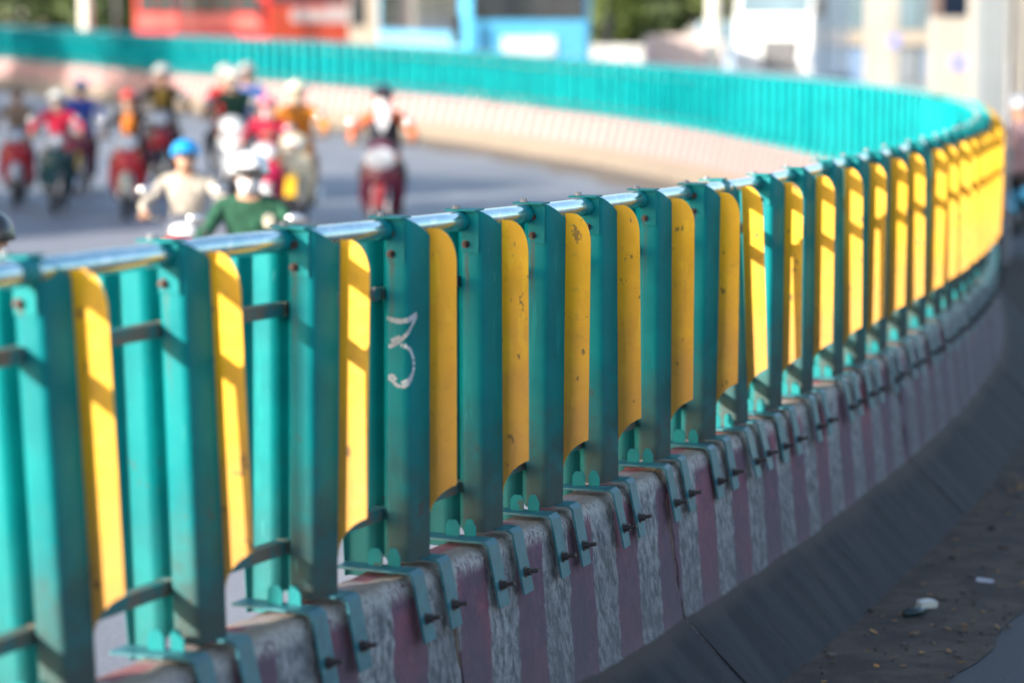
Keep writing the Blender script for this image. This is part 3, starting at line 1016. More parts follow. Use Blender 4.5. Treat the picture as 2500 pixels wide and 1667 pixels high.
# one body, grown as a single skin round a seated skeleton
def rider_mesh(lean=0.0, elbow=0.0, pillion=False):
    J = {}
    def j(n, p, r): J[n] = (Vector(p), r)
    L = lean
    j('pelvis',(0,.20,.84),(.155,.125)); j('belly',(0,.17,1.0),(.145,.115)); j('chest',(0,.12-L,1.18),(.165,.12))
    j('upper',(0,.09-L,1.30),(.145,.095)); j('neck',(0,.07-L,1.395),(.062,.062)); j('skull',(0,.05-L*1.1,1.47),(.068,.075))
    E = [('pelvis','belly'),('belly','chest'),('chest','upper'),('upper','neck'),('neck','skull')]
    for s, n in ((-1,'r'),(1,'l')):
        j('sh'+n,(s*.175,.09-L,1.315),(.066,.066))
        if pillion:
            j('el'+n,(s*.255,-.02-L,1.10),(.047,.047)); j('wr'+n,(s*.17,-.20-L,.98),(.034,.034)); j('pa'+n,(s*.13,-.27-L,.97),(.038,.03))
        else:
            j('el'+n,(s*(.30+elbow),-.06-L*.6,1.13),(.050,.050)); j('wr'+n,(s*.315,-.245,1.075),(.034,.034)); j('pa'+n,(s*.315,-.305,1.070),(.040,.030))
        j('hip'+n,(s*.10,.16,.81),(.10,.10)); j('kn'+n,(s*.21,-.22,.74),(.070,.070)); j('an'+n,(s*.175,-.03,.37),(.045,.05))
        j('he'+n,(s*.175,-.02,.31),(.042,.042)); j('to'+n,(s*.19,-.19,.275),(.040,.030))
        E += [('upper','sh'+n),('sh'+n,'el'+n),('el'+n,'wr'+n),('wr'+n,'pa'+n),('pelvis','hip'+n),('hip'+n,'kn'+n),('kn'+n,'an'+n),('an'+n,'he'+n),('he'+n,'to'+n)]
    names = list(J)
    me = bpy.data.meshes.new('skeleton')
    me.from_pydata([J[n][0] for n in names], [(names.index(a), names.index(c)) for a, c in E], [])
    o = bpy.data.objects.new('skeleton', me); COL.objects.link(o)
    o.modifiers.new('skin', 'SKIN')
    if not me.skin_vertices:
        bpy.context.view_layer.update()
    for k, n in enumerate(names):
        sv = me.skin_vertices[0].data[k]
        sv.radius = J[n][1]
        sv.use_root = (n == 'pelvis')
    sd = o.modifiers.new('sub', 'SUBSURF'); sd.levels = 1; sd.render_levels = 1
    dg = bpy.context.evaluated_depsgraph_get(); dg.update()
    out = bpy.data.meshes.new_from_object(o.evaluated_get(dg))
    bpy.data.objects.remove(o)
    b = MB()
    vs = [tuple(v.co) for v in out.vertices]
    b.v = list(vs)
    hz = 1.36
    for p in out.polygons:
        c = p.center
        if c.z > hz + (.02 if c.y > .05-L else -.02): m = 0
        elif abs(c.x) > (.09 if pillion else .27) and c.y < (-.19-L if pillion else -.235) and c.z > .9 and (not pillion or abs(c.x) < .2): m = 0
        elif c.z < .40: m = 3
        elif c.z < .86 and (c.y < .30): m = 2
        else: m = 1
        b.face(list(p.vertices), m)
    # head: skull shape with jaw, nose, ears, lips
    hc = Vector((0, .02-L*1.1, 1.515))
    bb = MB(); bb.ellip((0,0,0), (.078,.098,.118), 20, 16)
    hv = []
    for v in bb.v:
        x, y, z = v
        if z < -.02: x *= 1 - .28*min(1, (-z-.02)/.1); y = y*(1-.1*min(1,(-z)/.1)) - .008
        if y < -.05: y = y*.93 - .004
        hv.append((hc.x+x, hc.y+y, hc.z+z))
    off_ = len(b.v); b.v += hv
    for f_ in bb.f: b.face([i+off_ for i in f_], 0)
    b.prism([(hc.y-.115, hc.z-.022),(hc.y-.088, hc.z+.02),(hc.y-.085, hc.z-.024)], 'x', -.014, .014, 0)     # nose
    b.ellip((0, hc.y-.093, hc.z-.055), (.026,.010,.009), 10, 6, 4)                                         # lips
    for s in (-1, 1):
        b.ellip((s*.030, hc.y-.091, hc.z+.012), (.014,.008,.008), 10, 6, 5)                                   # eyes
        b.ellip((s*.081, hc.y+.012, hc.z-.005), (.010,.024,.032), 8, 6, 0)                                    # ears
        # fingers closed round the grip
        if not pillion:
            for q in range(4):
                xx = s*(.285+.021*q); ln = (.9,1.0,.95,.78)[q]
                b.tube([(xx,-.325,1.085),(xx,-.355*1.0,1.088),(xx,-.372,1.066),(xx,-.355,1.042),(xx,-.33+.01*ln,1.035)], [.0105,.010,.0095,.0085,.007], 6, 0)
            b.tube([(s*.275,-.30,1.065),(s*.262,-.325,1.045),(s*.262,-.345,1.030)], [.013,.011,.009], 6, 0)
        else:
            for q in range(4):
                zz = .945+.018*q
                b.tube([(s*.13,-.285-L,zz),(s*.10,-.315-L,zz),(s*.07,-.325-L,zz-.003)], [.0105,.0095,.008], 6, 0)
            b.tube([(s*.13,-.28-L,1.0),(s*.115,-.30-L,1.02)], [.012,.009], 6, 0)
    return b, hc
BODY = [rider_mesh(.02,.0), rider_mesh(.06,.05), rider_mesh(-.01,-.02)]
PILL = rider_mesh(-.02, 0, True)
def helmet(kind, hc):
    b = MB()
    c = (hc.x, hc.y+.012, hc.z+.030)
    b.ellip(c, (.125,.148,.125), 20, 12, 0, -.10 if kind == 'half' else -.45)
    b.prism([(hc.y-.115,hc.z+.050),(hc.y-.185,hc.z+.030),(hc.y-.185,hc.z+.036),(hc.y-.115,hc.z+.060)], 'x', -.085, .085, 1)
    return b
def band(hc):
    b = MB(); rings = []
    for (r_, z) in ((1.012, -.01), (1.02, -.022), (1.0, -.03)):
        rings.append([(hc.x+.126*r_*math.cos(2*math.pi*k/24), hc.y+.012+.149*r_*math.sin(2*math.pi*k/24), hc.z+.030+z) for k in range(24)])
    return b.loft(rings, 0, False)
def mask(hc, low=.095):
    b = MB(); rings = []
    for (z, w, d) in ((.012,.070,.108),(-.03,.080,.124),(-.065,.076,.118),(-low-.015,.058,.095)):
        rings.append([(hc.x+w*math.sin(a), hc.y+.01-d*math.cos(a), hc.z+z) for a in [R(-70+140*k/10) for k in range(11)]])
    n = 11
    for r_ in rings: b.v += r_
    for i in range(3):
        for k in range(10):
            b.face((i*n+k, i*n+k+1, (i+1)*n+k+1, (i+1)*n+k))
    return b
SKIN = paint('skin', (0.48,0.27,0.18), 0.55, 0, .08)
HAIR = paint('black_hair', (0.015,0.013,0.012), 0.5)
LIP = paint('lips', (0.35,0.12,0.10), 0.5)
EYE = paint('eyes', (0.06,0.05,0.05), 0.2)
SHOE = paint('dark_shoes', (0.04,0.035,0.03), 0.6)
_cl = {}
def cloth(c):
    """woven garment with creases"""
    if c in _cl: return _cl[c]
    k = NT('cloth')
    v, vr = k.objvec()
    n = k.noise(vr, 7.0, 4, .6, 1.2); f = k.noise(k.scalev(vr, (1, 1, 2.4)), 14.0, 3, .5, 1.0)
    k.out(k.mix(k.ramp(n, .35, .68), tuple(q*.72 for q in c), tuple(min(1, q*1.12) for q in c)), .9)
    k.bump(k.math('ADD', f, k.math('MULTIPLY', n, 1.5)), .9, .03)
    _cl[c] = k.m
    return k.m
def person(x, y, rz, shirt, trousers, label, var=0, head='half', hel=None, hel2=None, face=None, scale=1.0, pillion=False, vest=None, group='riders on motorcycles', shoulder=None):
    t = thing('person', label, 'person', (x, y, g(y)), rz, group, scale)
    b, hc = PILL if pillion else BODY[var]
    me = b.mesh('body', [SKIN, shirt, trousers, SHOE, LIP, EYE], 60)
    o = link('body', me, t)
    if hel:
        helmet(head, hc).build('helmet', [hel, hel2 or BLK], t, 50)
        if hel2: band(hc).build('helmet_rim', hel2, t, 50)
    else:
        h = MB(); h.ellip((hc.x,hc.y+.016,hc.z+.022), (.088,.104,.112), 18, 10, 0, -.2)
        h.build('hair', HAIR, t, 60)
    if face:
        mo = mask(hc).build('face_mask', face, t, 60)
        sd = mo.modifiers.new('thick', 'SOLIDIFY'); sd.thickness = .004
    if vest:
        bb = MB(); rings = []; L_ = (.02,.06,-.01)[var]
        for (z, yy, w, d) in ((.93,.17,.165,.135),(1.02,.165,.165,.135),(1.15,.12,.178,.14),(1.25,.09,.172,.135),(1.32,.075,.13,.105)):
            rings.append([(w*math.cos(2*math.pi*k/18), yy-L_*(.5 if z < 1.1 else 1.15)+d*math.sin(2*math.pi*k/18), z) for k in range(18)])
        bb.loft(rings, 0, False)
        bb.build('vest', vest, t, 60)
    return t

def place(xp, ppm):
    Y = 5880./ppm
    return (xp-1176)/ppm, Y
C = lambda *c: paint('paintwork_%d' % (abs(hash(tuple(int(q*1000) for q in c))) % 99999), c, 0.28, 0, .1, .4)
DENIM = cloth((0.045,0.06,0.11)); DARKC = cloth((0.025,0.025,0.03)); BEIGE = cloth((0.42,0.28,0.19))
RED, MAROON, WHITE, CREAM = C(.55,.012,.02), C(.16,.012,.035), C(.72,.72,.72), C(.72,.66,.48)
DKGREEN, BLACKP, YEL, SILV = C(.012,.07,.07), C(.015,.015,.018), C(.75,.45,.02), C(.35,.35,.37)
riders = [
 # xpix, ppm, heading, bike(body, panel, cowl, fender, shield), bike label, person kwargs
 dict(x=44, ppm=171, rz=.10, bike=(RED, RED, SILV, WHITE, RED), bl='red motorcycle with silver headlight cowl and pale fork, at the far left edge',
      pl='bareheaded rider in beige shirt on the red motorcycle with pale fork', shirt=BEIGE, tr=DENIM, var=0, scale=0.955),
 dict(x=136, ppm=178, rz=.06, bike=(DKGREEN, DKGREEN, SILV, DKGREEN, DKGREEN), bl='dark green motorcycle ridden by the person in the crimson shirt',
      pl='rider in bright crimson shirt and white helmet on dark green motorcycle', shirt=cloth((.62,.012,.06)), tr=DENIM, var=1, hel=C(.62,.62,.58), hel2=BLK, face=cloth((.55,.42,.38)), scale=0.940),
 dict(x=190, ppm=160, rz=.05, bike=(MAROON, MAROON, SILV, YEL, MAROON), bl='maroon motorcycle with yellow front fender behind the dark green one',
      pl='rider in blue shirt and blue and white helmet behind the crimson shirt', shirt=cloth((.04,.09,.45)), tr=DARKC, var=0, hel=C(.35,.36,.5), hel2=BLK, scale=0.970),
 dict(x=300, ppm=183, rz=.04, bike=(RED, RED, WHITE, CREAM, RED), bl='red motorcycle with white cowl and cream fender under the red helmeted rider',
      pl='rider with red helmet, black jacket and orange scarf front', shirt=cloth((.03,.025,.025)), tr=DARKC, var=0, hel=C(.62,.06,.04), vest=None, scarf=cloth((.75,.22,.03)), face=SKIN, scale=0.955),
 dict(x=378, ppm=160, rz=.03, bike=(MAROON, RED, SILV, BLACKP, MAROON), bl='plum motorcycle with a red front panel behind the red and white one',
      pl='rider in dark brown jacket and grey helmet behind the red helmeted rider', shirt=cloth((.05,.035,.02)), tr=DARKC, var=1, hel=C(.5,.48,.45), hel2=BLK, scale=1.1, scarf=cloth((.32,.20,.03))),
 dict(x=540, ppm=168, rz=.02, bike=(MAROON, WHITE, WHITE, WHITE, WHITE), bl='motorcycle with white front shield ridden by the person in dark green',
      pl='rider in dark green jacket and cream helmet on the white fronted motorcycle', shirt=cloth((.02,.075,.05)), tr=DARKC, var=1, hel=C(.72,.64,.56), face=cloth((.6,.5,.42)), scale=1.08),
 dict(x=617, ppm=195, rz=.02, bike=(RED, C(.6,.01,.09), WHITE, WHITE, C(.5,.01,.07)), bl='crimson scooter with white lower fender between green and orange riders',
      pl='rider in crimson jacket and pink helmet just behind the white helmet', shirt=cloth((.55,.015,.06)), tr=DARKC, var=0, hel=C(.75,.22,.28), face=cloth((.7,.35,.38)), scale=0.940),
 dict(x=685, ppm=193, rz=-.02, bike=(CREAM, CREAM, CREAM, YEL, CREAM), bl='cream scooter with yellow fender right of the crimson scooter',
      pl='rider in orange jacket and cream helmet on the cream scooter', shirt=cloth((.85,.30,.03)), tr=BEIGE, var=1, hel=C(.80,.74,.55), face=cloth((.75,.68,.5)), scale=1.040),
 dict(x=428, ppm=310, rz=.06, bike=(RED, RED, C(.10,.11,.14), RED, RED), bl='red motorcycle with dark cowl and white headlight under the cream jacketed rider',
      pl='rider with shiny blue helmet and cream white jacket on red motorcycle', shirt=cloth((.58,.53,.46)), tr=DENIM, var=1, hel=C(.01,.30,.72), face=SKIN, scale=.91),
 dict(x=572, ppm=385, rz=.05, bike=(BLACKP, BLACKP, SILV, BLACKP, BLACKP), bl='black motorcycle mostly hidden by the near rail below the white helmet',
      pl='nearest rider with white black rimmed helmet, white mask and dark green jacket', shirt=cloth((.02,.105,.06)), tr=DARKC, var=0, hel=C(.80,.81,.84), hel2=BLK, face=cloth((.80,.80,.85)), scale=.96, badge=True),
 dict(x=882, ppm=205, rz=-.02, bike=(MAROON, MAROON, C(.22,.015,.06), C(.6,.06,.06), MAROON), bl='maroon motorcycle with large white headlight riding alone on the right',
      pl='lone rider with dark helmet, white scarf, orange sleeves and black vest', shirt=cloth((.80,.17,.05)), tr=DARKC, var=1, hel=C(.03,.02,.03), face=cloth((.78,.78,.84)), vest=cloth((.03,.035,.05)), scale=1.030, longface=True, plate=True),
 dict(x=-28, ppm=510, rz=.05, bike=(BLACKP, BLACKP, SILV, BLACKP, BLACKP), bl='dark motorcycle cut off by the left edge beside the near fence',
      pl='rider with dark helmet half cut off by the left edge of the photo', shirt=cloth((.05,.045,.04)), tr=DARKC, var=0, hel=C(.03,.025,.025), hel2=BLK, scale=0.900),
]
for r_ in riders:
    X, Y = place(r_['x'], r_['ppm'])
    body, panel, cowl, fender, shield = r_['bike']
    sc = r_.get('scale', 1.0)
    m = motorcycle(X, Y, r_['rz'], body, panel, cowl, r_['bl'], sc, fender, shield)
    p = person(X, Y, r_['rz'], r_['shirt'], r_['tr'], r_['pl'], r_['var'], 'half', r_.get('hel'), r_.get('hel2'), r_.get('face'), sc, vest=r_.get('vest'))
    hc = BODY[r_['var']][1]
    if r_.get('scarf'):
        MB().ellip((0, hc.y-.075, 1.20), (.095,.075,.16), 14, 9).build('scarf', r_['scarf'], p, 60)
    if r_.get('longface'):
        MB().prism([(-.065,1.44),(.065,1.44),(.075,1.33),(.04,1.22),(0,1.15),(-.04,1.22),(-.075,1.33)], 'y', hc.y-.150, hc.y-.120).build('scarf', r_['face'], p)
    if r_.get('badge'):
        MB().ellip((.125, hc.y-.055, 1.235), (.042,.02,.05), 14, 8).build('badge', cloth((.55,.52,.42)), p, 60)
    if r_.get('plate'):
        MB().ellip((0,-.555,.90), (.165,.03,.115), 18, 9).build('headlight_surround', LAMP, m, 60)
# pillion passengers
X, Y = place(562, 164)
person(X, Y+.42, .02, cloth((.10,.22,.62)), DARKC, 'passenger in blue shirt riding behind the dark green jacket', hel=C(.45,.4,.36), scale=1.12, pillion=True)
X, Y = place(512, 163)
person(X, Y+.45, .02, cloth((.55,.02,.03)), DARKC, 'passenger in red shirt peeping out left of the dark green jacket', hel=C(.6,.55,.5), scale=1.10, pillion=True)

# ------------------------------------------------------------------ buses, truck and cars beyond the far fence
GLASS = glass_mat('dark_window_glass', (0.035,0.045,0.055))
GLASSB = glass_mat('pale_blue_glass', (0.17,0.25,0.29), 0.15)
def sheet_text_free(): pass
def bus(name, x, y, rz, W, L, H, body, body2, label, plate_z, wz, wsz, roofm, front_panel=None):
    """front faces local -Y; origin on the ground below the middle of the front"""
    t = thing(name, label, 'bus', (x, y, g(y)), rz, 'buses on the road beyond the fence')
    w = W/2
    MB().box(-w, w, 0, L, .38, H).build('body', body, t, False, .12)
    # waist band, front skirt
    MB().box(-w-.012, w+.012, .4, L-.2, wz-.42, wz-.12).build('waist_band', body2, t)
    MB().box(-w*.94, w*.94, -.05, .0, .42, .95).build('bumper', front_panel or WHITE, t, False, .03)
    MB().box(-w*.88, w*.88, -.03, .04, wsz, H-.35).build('windscreen', GLASS, t, False, .03)
    n = int((L-1.2)/1.45)
    for s in (-1, 1):
        for k in range(n):
            y0 = .55 + k*(L-1.0)/n
            MB().box(s*w-.03, s*w+.03, y0, y0+(L-1.0)/n-.12, wz, wz+.95).build('window', GLASS, t)
        for yy in (2.4, L-2.6):
            tw = gobj('tyre', BLK, t, 'wheel', (s*(w-.10), yy, .5), (3.0,1.72,1.72))
            gobj('rim', DGREY, tw)
        MB().ellip((s*w*.74, -.03, 1.02), (.16,.06,.11), 14, 8).build('headlight', LAMP, t, 50)
        o = MB().tube([(s*w*.95,.05,H-.5),(s*(w+.22),-.25,H-.55),(s*(w+.24),-.28,wz+.3)], .025, 6).build('mirror_arm', BLK, t)
        MB().box(s*(w+.24)-.1, s*(w+.24)+.1, -.34, -.26, wz-.28, wz+.32).build('mirror', BLK, o, False, .02)
    MB().box(-w*.6, w*.6, 1.5, L-1.5, H-.06, H+.16).build('roof_unit', roofm, t, False, .05)
    if front_panel:
        MB().box(-w*.42, w*.42, -.035, 0, plate_z-.19, plate_z+.19).build('number_panel', front_panel, t, False, .02)
    return t
REDBUS = C(.62,.022,.022); ORANGE = C(.75,.075,.02); BLUEBUS = C(.10,.46,.78); LBLUE = C(.24,.60,.82)
X, Y = place(1215, 110)
bb_ = bus('blue_bus', X, Y, R(14), 2.72, 9.5, 3.35, BLUEBUS, LBLUE, 'light blue bus with white number panel, front turned to the camera beyond the fence', 1.68, 1.98, 2.22, LBLUE, C(.8,.8,.8))
X, Y = place(712, 80)
rb_ = bus('red_bus', X, Y, R(28), 2.6, 11.0, 3.4, REDBUS, C(.70,.14,.12), 'red bus with orange front and dark side windows left of the blue bus', 2.05, 2.12, 2.42, REDBUS, C(.72,.55,.5))
MB().box(-1.22, 1.22, -.018, .0, .98, 2.34).build('front_panel', ORANGE, rb_)
MB().box(.55, 1.25, -.034, -.019, 1.85, 2.32).build('poster_panel', C(.78,.6,.55), rb_)

def truck(x, y, rz, label):
    t = thing('truck', label, 'truck', (x, y, g(y)), rz)
    body = C(.82,.82,.80)
    cab = [(-.05,.55),(-.08,1.7),(.02,2.22),(.30,3.05),(.5,3.14),(1.7,3.14),(1.7,.55)]
    MB().prism(cab, 'x', -.92, .92).build('cab', body, t, False, .06)
    MB().prism([(-.012,2.28),(.235,3.0),(.265,2.99),(.03,2.26)], 'x', -.80, .80).build('windscreen', GLASSB, t)
    MB().box(-.24,.60,-.13,-.06,1.0,1.68).build('grille', paint('dark_grille', (.16,.16,.17), .5, .3), t, False, .02)
    for z in (1.1,1.25,1.40,1.55):
        MB().box(-.22,.58,-.150,-.131,z-.02,z+.02).build('grille_bar', CHROME, t)
    for s in (-1,1):
        MB().ellip((s*.74,-.10,1.26),(.16,.06,.17),14,8).build('headlight', LAMP, t, 50)
        w = gobj('tyre', BLK, t, 'wheel', (s*.82,.75,.42), (2.6,1.45,1.45)); gobj('rim', DGREY, w)
        w = gobj('tyre', BLK, t, 'wheel', (s*.82,3.9,.42), (2.6,1.45,1.45)); gobj('rim', DGREY, w)
        a = MB().tube([(s*.92,.15,2.7),(s*1.12,-.02,2.7),(s*1.12,-.02,2.4)], .018, 6).build('mirror_arm', BLK, t)
        MB().box(s*1.12-.09,s*1.12+.09,-.08,-.02,2.2,2.6).build('mirror', BLK, a)
    MB().box(-.95,.95,-.16,.1,.45,.74).build('bumper', body, t, False, .04)
    MB().box(-1.0,1.0,1.8,5.2,.75,3.3).build('cargo_box', C(.62,.66,.70), t, False, .03)
    return t
X, Y = place(1772, 98)
truck(X, Y, R(-16), 'white truck with dark grille and bright headlights behind the bend of the fence')
def van(x, y, rz, col, label):
    t = thing('van', label, 'van', (x, y, g(y)), rz)
    side = [(0,.35),(-.02,.95),(.75,1.15),(1.35,1.98),(3.9,2.02),(4.1,1.2),(4.1,.35)]
    MB().prism(side, 'x', -.84, .84).build('body', col, t, False, .07)
    MB().prism([(.74,1.20),(1.30,1.93),(1.26,1.96),(.70,1.22)], 'x', -.74, .74).build('windscreen', GLASSB, t)
    for s in (-1,1):
        for (a,c) in ((1.5,2.3),(2.4,3.1),(3.2,3.8)):
            MB().box(s*.84-.015,s*.84+.015,a,c,1.25,1.85).build('window', GLASS, t)
        MB().ellip((s*.62,-.02,.80),(.15,.05,.10),12,7).build('headlight', LAMP, t, 50)
        for yy in (.85,3.2):
            w = gobj('tyre', BLK, t, 'wheel', (s*.78,yy,.31), (2.2,1.07,1.07)); gobj('rim', CHROME, w)
    MB().box(-.8,.8,-.06,.02,.36,.58).build('bumper', DGREY, t, False, .03)
    return t
X, Y = place(1655, 88)
van(X, Y, R(-12), C(.42,.52,.62), 'pale blue van partly hidden behind the left side of the white truck')

# ------------------------------------------------------------------ walls, poles and buildings behind
def masonry_wall(x0, y0, x1, y1, h, th, mat, label, name='boundary_wall', cope=None):
    d = Vector((x1-x0, y1-y0, 0)); L = d.length
    t = thing(name, label, 'wall', (x0, y0, g(y0)), math.atan2(d.y, d.x))
    MB().box(0, L, -th/2, th/2, -.3, h).build('wall_body', mat, t)
    MB().box(-.04, L+.04, -th/2-.05, th/2+.05, h, h+.09).build('coping', cope or mat, t)
    n = max(2, int(L/2.4))
    for k in range(n+1):
        MB().box(L*k/n-.15, L*k/n+.15, -th/2-.06, th/2+.06, -.3, h-.002).build('pier', mat, t)
    return t
def plaster(name, c, s=0.7):
    k = NT(name)
    _, vr = k.objvec()
    n = k.noise(vr, s, 6, .65); f = k.noise(vr, 14.0, 4)
    st = k.noise(k.scalev(vr, (4, 4, .4)), 1.0, 4)
    a = k.mix(k.ramp(n, .3, .7), tuple(x*.85 for x in c), c)
    a = k.mix(k.ramp(st, .55, .75, 0, .3), a, tuple(x*.6 for x in c))
    k.out(a, .9); k.bump(f, .2, .01)
    return k.m
PINK = plaster('pink_plaster', (.72,.58,.54)); PALE = plaster('pale_plaster', (.40,.39,.37)); BROWN = plaster('brown_plaster', (.25,.19,.13))
CREAMW = plaster('cream_plaster', (.40,.375,.335)); GREYW = plaster('grey_plaster', (.24,.27,.29)); TAN = plaster('tan_plaster', (.42,.36,.29))
X0, Y0 = place(1492, 92); X1, Y1 = place(1640, 92)
masonry_wall(X0, Y0, X1, Y1, 1.62, 1.2, PINK, 'pale pink plastered wall block under the green tree')
X0, Y0 = place(1362, 84); X1, Y1 = place(1500, 84)
masonry_wall(X0, Y0, X1, Y1, 1.22, .3, plaster('whitewash', (.66,.66,.64)), 'low whitish wall between blue bus and pink wall', 'low_wall')
def pole(xp, ppm, h, r, mat, label, name='lamp_post', arm=True, cat='lamp post'):
    X, Y = place(xp, ppm)
    t = thing(name, label, cat, (X, Y, g(Y)))
    MB().tube([(0,0,-.1),(0,0,h*.5),(0,0,h)], [r, r*.85, r*.6], 14).build('shaft', mat, t, True)
    MB().tube([(0,0,0),(0,0,.35),(0,0,.45)], [r*1.6,r*1.5,r*1.05], 14).build('base', mat, t, True)
    if arm:
        a = MB().tube([(0,0,h-.1),(-.5,-.3,h+.4),(-1.8,-1.0,h+.6)], [r*.5,r*.4,r*.35], 8).build('arm', mat, t, True)
        MB().ellip((-2.0,-1.1,h+.58),(.38,.16,.10),12,7).build('lamp_head', GREY, a, True)
    return t
WHITEP = paint('white_painted_steel', (.72,.70,.62), .5)
pole(205, 72, 8, .21, WHITEP, 'thick white lamp post above the left end of the far fence')
pole(276, 74, 6, .09, paint('dark_painted_steel', (.10,.10,.10), .5), 'thin dark post just left of the red bus', 'utility_post', False, 'post')
pole(1634, 96, 8, .17, WHITEP, 'pale lamp post between pink wall and white truck')
pole(1846, 95, 8, .14, WHITEP, 'pale slender lamp post directly right of the white truck')

def building(x0, y0, x1, y1, depth, h, mat, label, nwin, floors, name='building', wmat=None, win_h=.58, shop=None):
    d = Vector((x1-x0, y1-y0, 0)); L = d.length
    t = thing(name, label, 'building', (x0, y0, g(y0)), math.atan2(d.y, d.x))
    MB().box(0, L, 0, depth, -.4, h).build('wall', mat, t)
    MB().box(-.2, L+.2, -.2, depth+.2, h, h+.25).build('roof', mat, t)
    fh = h/floors
    for f in range(floors):
        for k in range(nwin):
            a = L*(k+.18)/nwin; c = L*(k+.82)/nwin
            z0 = f*fh+fh*(1-win_h)*.6; z1 = z0+fh*win_h
            w = MB().box(a, c, -.05, .02, z0, z1).build('window', wmat or GLASS, t)
            fr = MB()
            MB().box(a-.08, c+.08, -.09, -.003, z0-.10, z0-.002).build('sill', mat, w)
            MB().box((a+c)/2-.03, (a+c)/2+.03, -.08, -.051, z0, z1).build('mullion', WHITEP, w)
    return t
# brown building at far left
X0, Y0 = place(-260, 52); X1, Y1 = place(108, 52)
building(X0, Y0, X1, Y1, 8, 9.0, BROWN, 'brown plastered building behind the far left end of the fence', 4, 3, 'brown_building')
# long pale building closing the view behind the buses
X0, Y0 = place(80, 40); X1, Y1 = place(1420, 40)
building(X0, Y0, X1, Y1, 8, 8.0, TAN, 'long tan building far behind both buses', 12, 2, 'far_building')
# glazed shopfront on the right
X0, Y0 = place(1835, 84); X1, Y1 = place(2200, 84)
t = thing('shopfront', 'grey blue glazed shopfront with a tan sill band right of the white truck', 'shop', (X0, Y0, g(Y0)))
L = X1-X0
MB().box(0, L, 0, 6, -.3, 7).build('wall', GREYW, t)
for k in range(4):
    w = MB().box(L*k/4+.06, L*(k+1)/4-.06, -.06, .0, 1.75, 4.2).build('shop_window', GLASSB, t)
    MB().box(L*k/4+.06, L*(k+1)/4-.06, -.11, -.062, 4.05, 4.2).build('window_head', GREY, w)
MB().box(-.05, L+.05, -.20, .0, 1.30, 1.70).build('sill_band', TAN, t)
for k in range(4):
    MB().box(L*k/4+.1, L*(k+1)/4-.1, -.08, .0, .35, 1.22).build('dado_panel', paint('dull_blue_panel', (.20,.30,.46), .6) if k % 2 else GREYW, t)
# two pale columns
for (xp, ppm, lab, sgn) in ((2000, 104, 'left pale column of the pair before the glazed shopfront', 0), (2038, 108, 'right pale column of the pair, with a small blue sign', 1)):
    X, Y = place(xp, ppm)
    t = thing('column', lab, 'column', (X, Y, g(Y)), 0, 'pale columns before the shopfront')
    MB().box(-.17,.17,-.17,.17,-.2,6.0).build('shaft', CREAMW, t, False, .02)
    MB().box(-.22,.22,-.22,.22,-.2,.45).build('plinth', CREAMW, t, False, .02)
    if sgn:
        MB().box(-.05,.19,-.215,-.19,1.62,1.90).build('sign', paint('lilac_blue_sign', (.24,.26,.55), .5), t)
# white kiosk
X, Y = place(2202, 128)
t = thing('kiosk', 'white kiosk with a dark window, slatted panel and blue sign', 'kiosk', (X, Y, g(Y)), R(-4))
MB().box(-.50,.50,0,1.1,0,2.44).build('lower_body', CREAMW, t, False, .02)
MB().box(-.36,.37,.0,1.05,2.442,3.6).build('window', glass_mat('navy_glass', (.006,.012,.028)), t)
for s in (-.42,.43):
    MB().box(s-.07,s+.07,-.01,1.1,2.442,3.6).build('corner_post', paint('brown_frame', (.14,.10,.09), .5), t)
MB().box(-.6,.6,-.12,1.2,3.6,3.75).build('roof', CREAMW, t)
for k in range(9):
    MB().box(-.20,.42,-.025,-.003,.35+.22*k,.45+.22*k).build('slat', PALE, t)
MB().box(-.19,.21,-.045,-.027,1.50,1.76).build('sign', paint('lilac_blue_sign', (.24,.26,.55), .5), t)
MB().ellip((.38,-.08,1.62),(.12,.05,.19),16,9).build('lamp', LAMP, t, True)
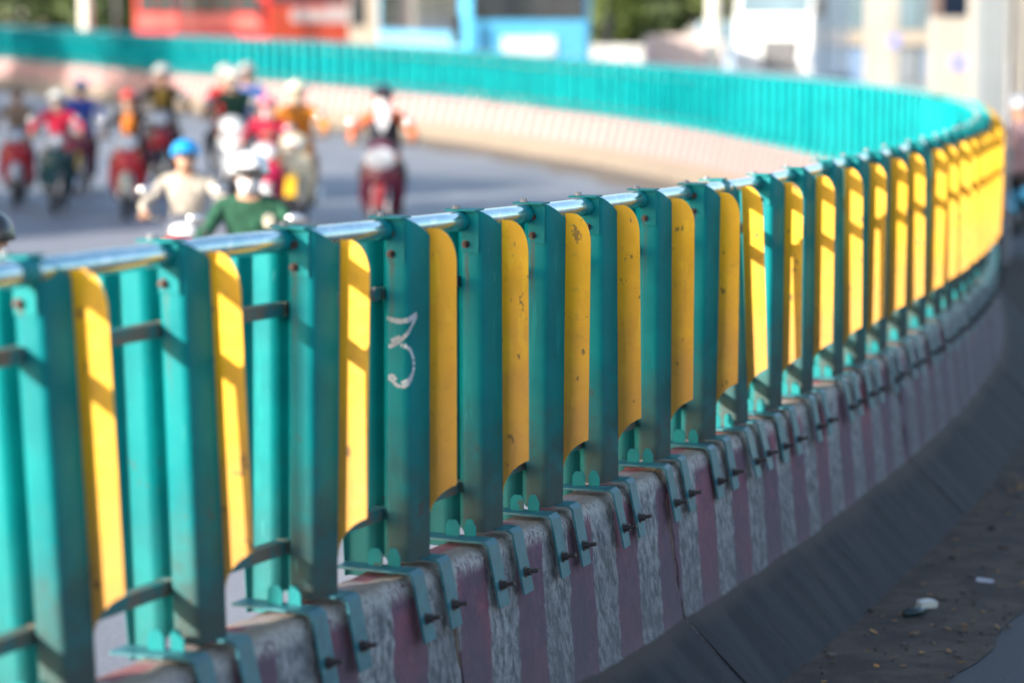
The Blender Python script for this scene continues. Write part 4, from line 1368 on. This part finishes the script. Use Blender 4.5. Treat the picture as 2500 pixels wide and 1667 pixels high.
# gate pillar and wall at the right edge
X, Y = place(2270, 150)
t = thing('gate_pillar', 'tall blue grey gate pillar behind the right end of the bend', 'pillar', (X, Y, g(Y)))
MB().box(-.19,.19,-.15,.35,-.2,5).build('shaft', GREYW, t, False, .02)
MB().box(-.23,.23,-.19,.39,-.2,.5).build('plinth', GREYW, t)
X0, Y0 = place(2292, 146); X1, Y1 = place(2560, 146)
t = thing('gate_house', 'cream rendered gate house cut off by the right edge', 'building', (X0, Y0, g(Y0)), 0)
L = X1-X0
MB().box(0, L, 0, 3, -.2, 5.0).build('wall', CREAMW, t)
MB().box(.75,1.35,-.05,.0,.9,3.0).build('window', GLASS, t)
MB().box(.0,.14,-.07,.0,-.2,5.0).build('pilaster', PALE, t)
MB().box(-.1,L+.1,-.25,3.1,5.0,5.2).build('roof', CREAMW, t)
# parked motorcycle with its rider, right edge
X, Y = place(2338, 222)
m = motorcycle(X, Y, R(200), C(.03,.16,.30), C(.03,.16,.30), SILV, 'blue motorcycle parked beyond the bend at the right edge', 1.0)
m['group'] = 'parked motorcycle'
person(X, Y, R(200), cloth((.35,.22,.24)), DARKC, 'person in dusty pink shirt sitting on the parked blue motorcycle', hel=C(.30,.32,.36), scale=1.0, group='waiting rider')
pole(2312, 230, 2.0, .035, GREY, 'thin grey post beside the parked blue motorcycle', 'marker_post', False, 'post')

# trees beyond the fence
X, Y = place(1400, 66)
tree(X, Y, 7.5, 3.6, LEAF1, 'sunlit yellow green tree right of the blue bus', 61, 20, 380, .20, .12, 'trees beyond the fence')
X, Y = place(1530, 66)
tree(X, Y, 7.5, 3.2, LEAF2, 'darker green tree above the pink wall', 62, 18, 380, .20, .10, 'trees beyond the fence')
X, Y = place(150, 62)
tree(X, Y, 7.5, 3.2, LEAF2, 'dark green tree left of the white lamp post', 63, 20, 380, .20, .08, 'trees beyond the fence')
X, Y = place(245, 62)
tree(X, Y, 7.5, 2.6, LEAF1, 'green tree between the white lamp post and the red bus', 64, 18, 380, .20, .08, 'trees beyond the fence')
X, Y = place(1760, 66)
tree(X, Y, 9.0, 4.2, LEAF1, 'olive green tree seen above the white truck', 65, 20, 380, .22, .2, 'trees beyond the fence')
# building behind the truck and trees
X0, Y0 = place(1380, 44); X1, Y1 = place(2600, 44)
building(X0, Y0, X1, Y1, 8, 9.0, PALE, 'long whitish building far behind the truck and shopfront', 12, 3, 'whitish_building')
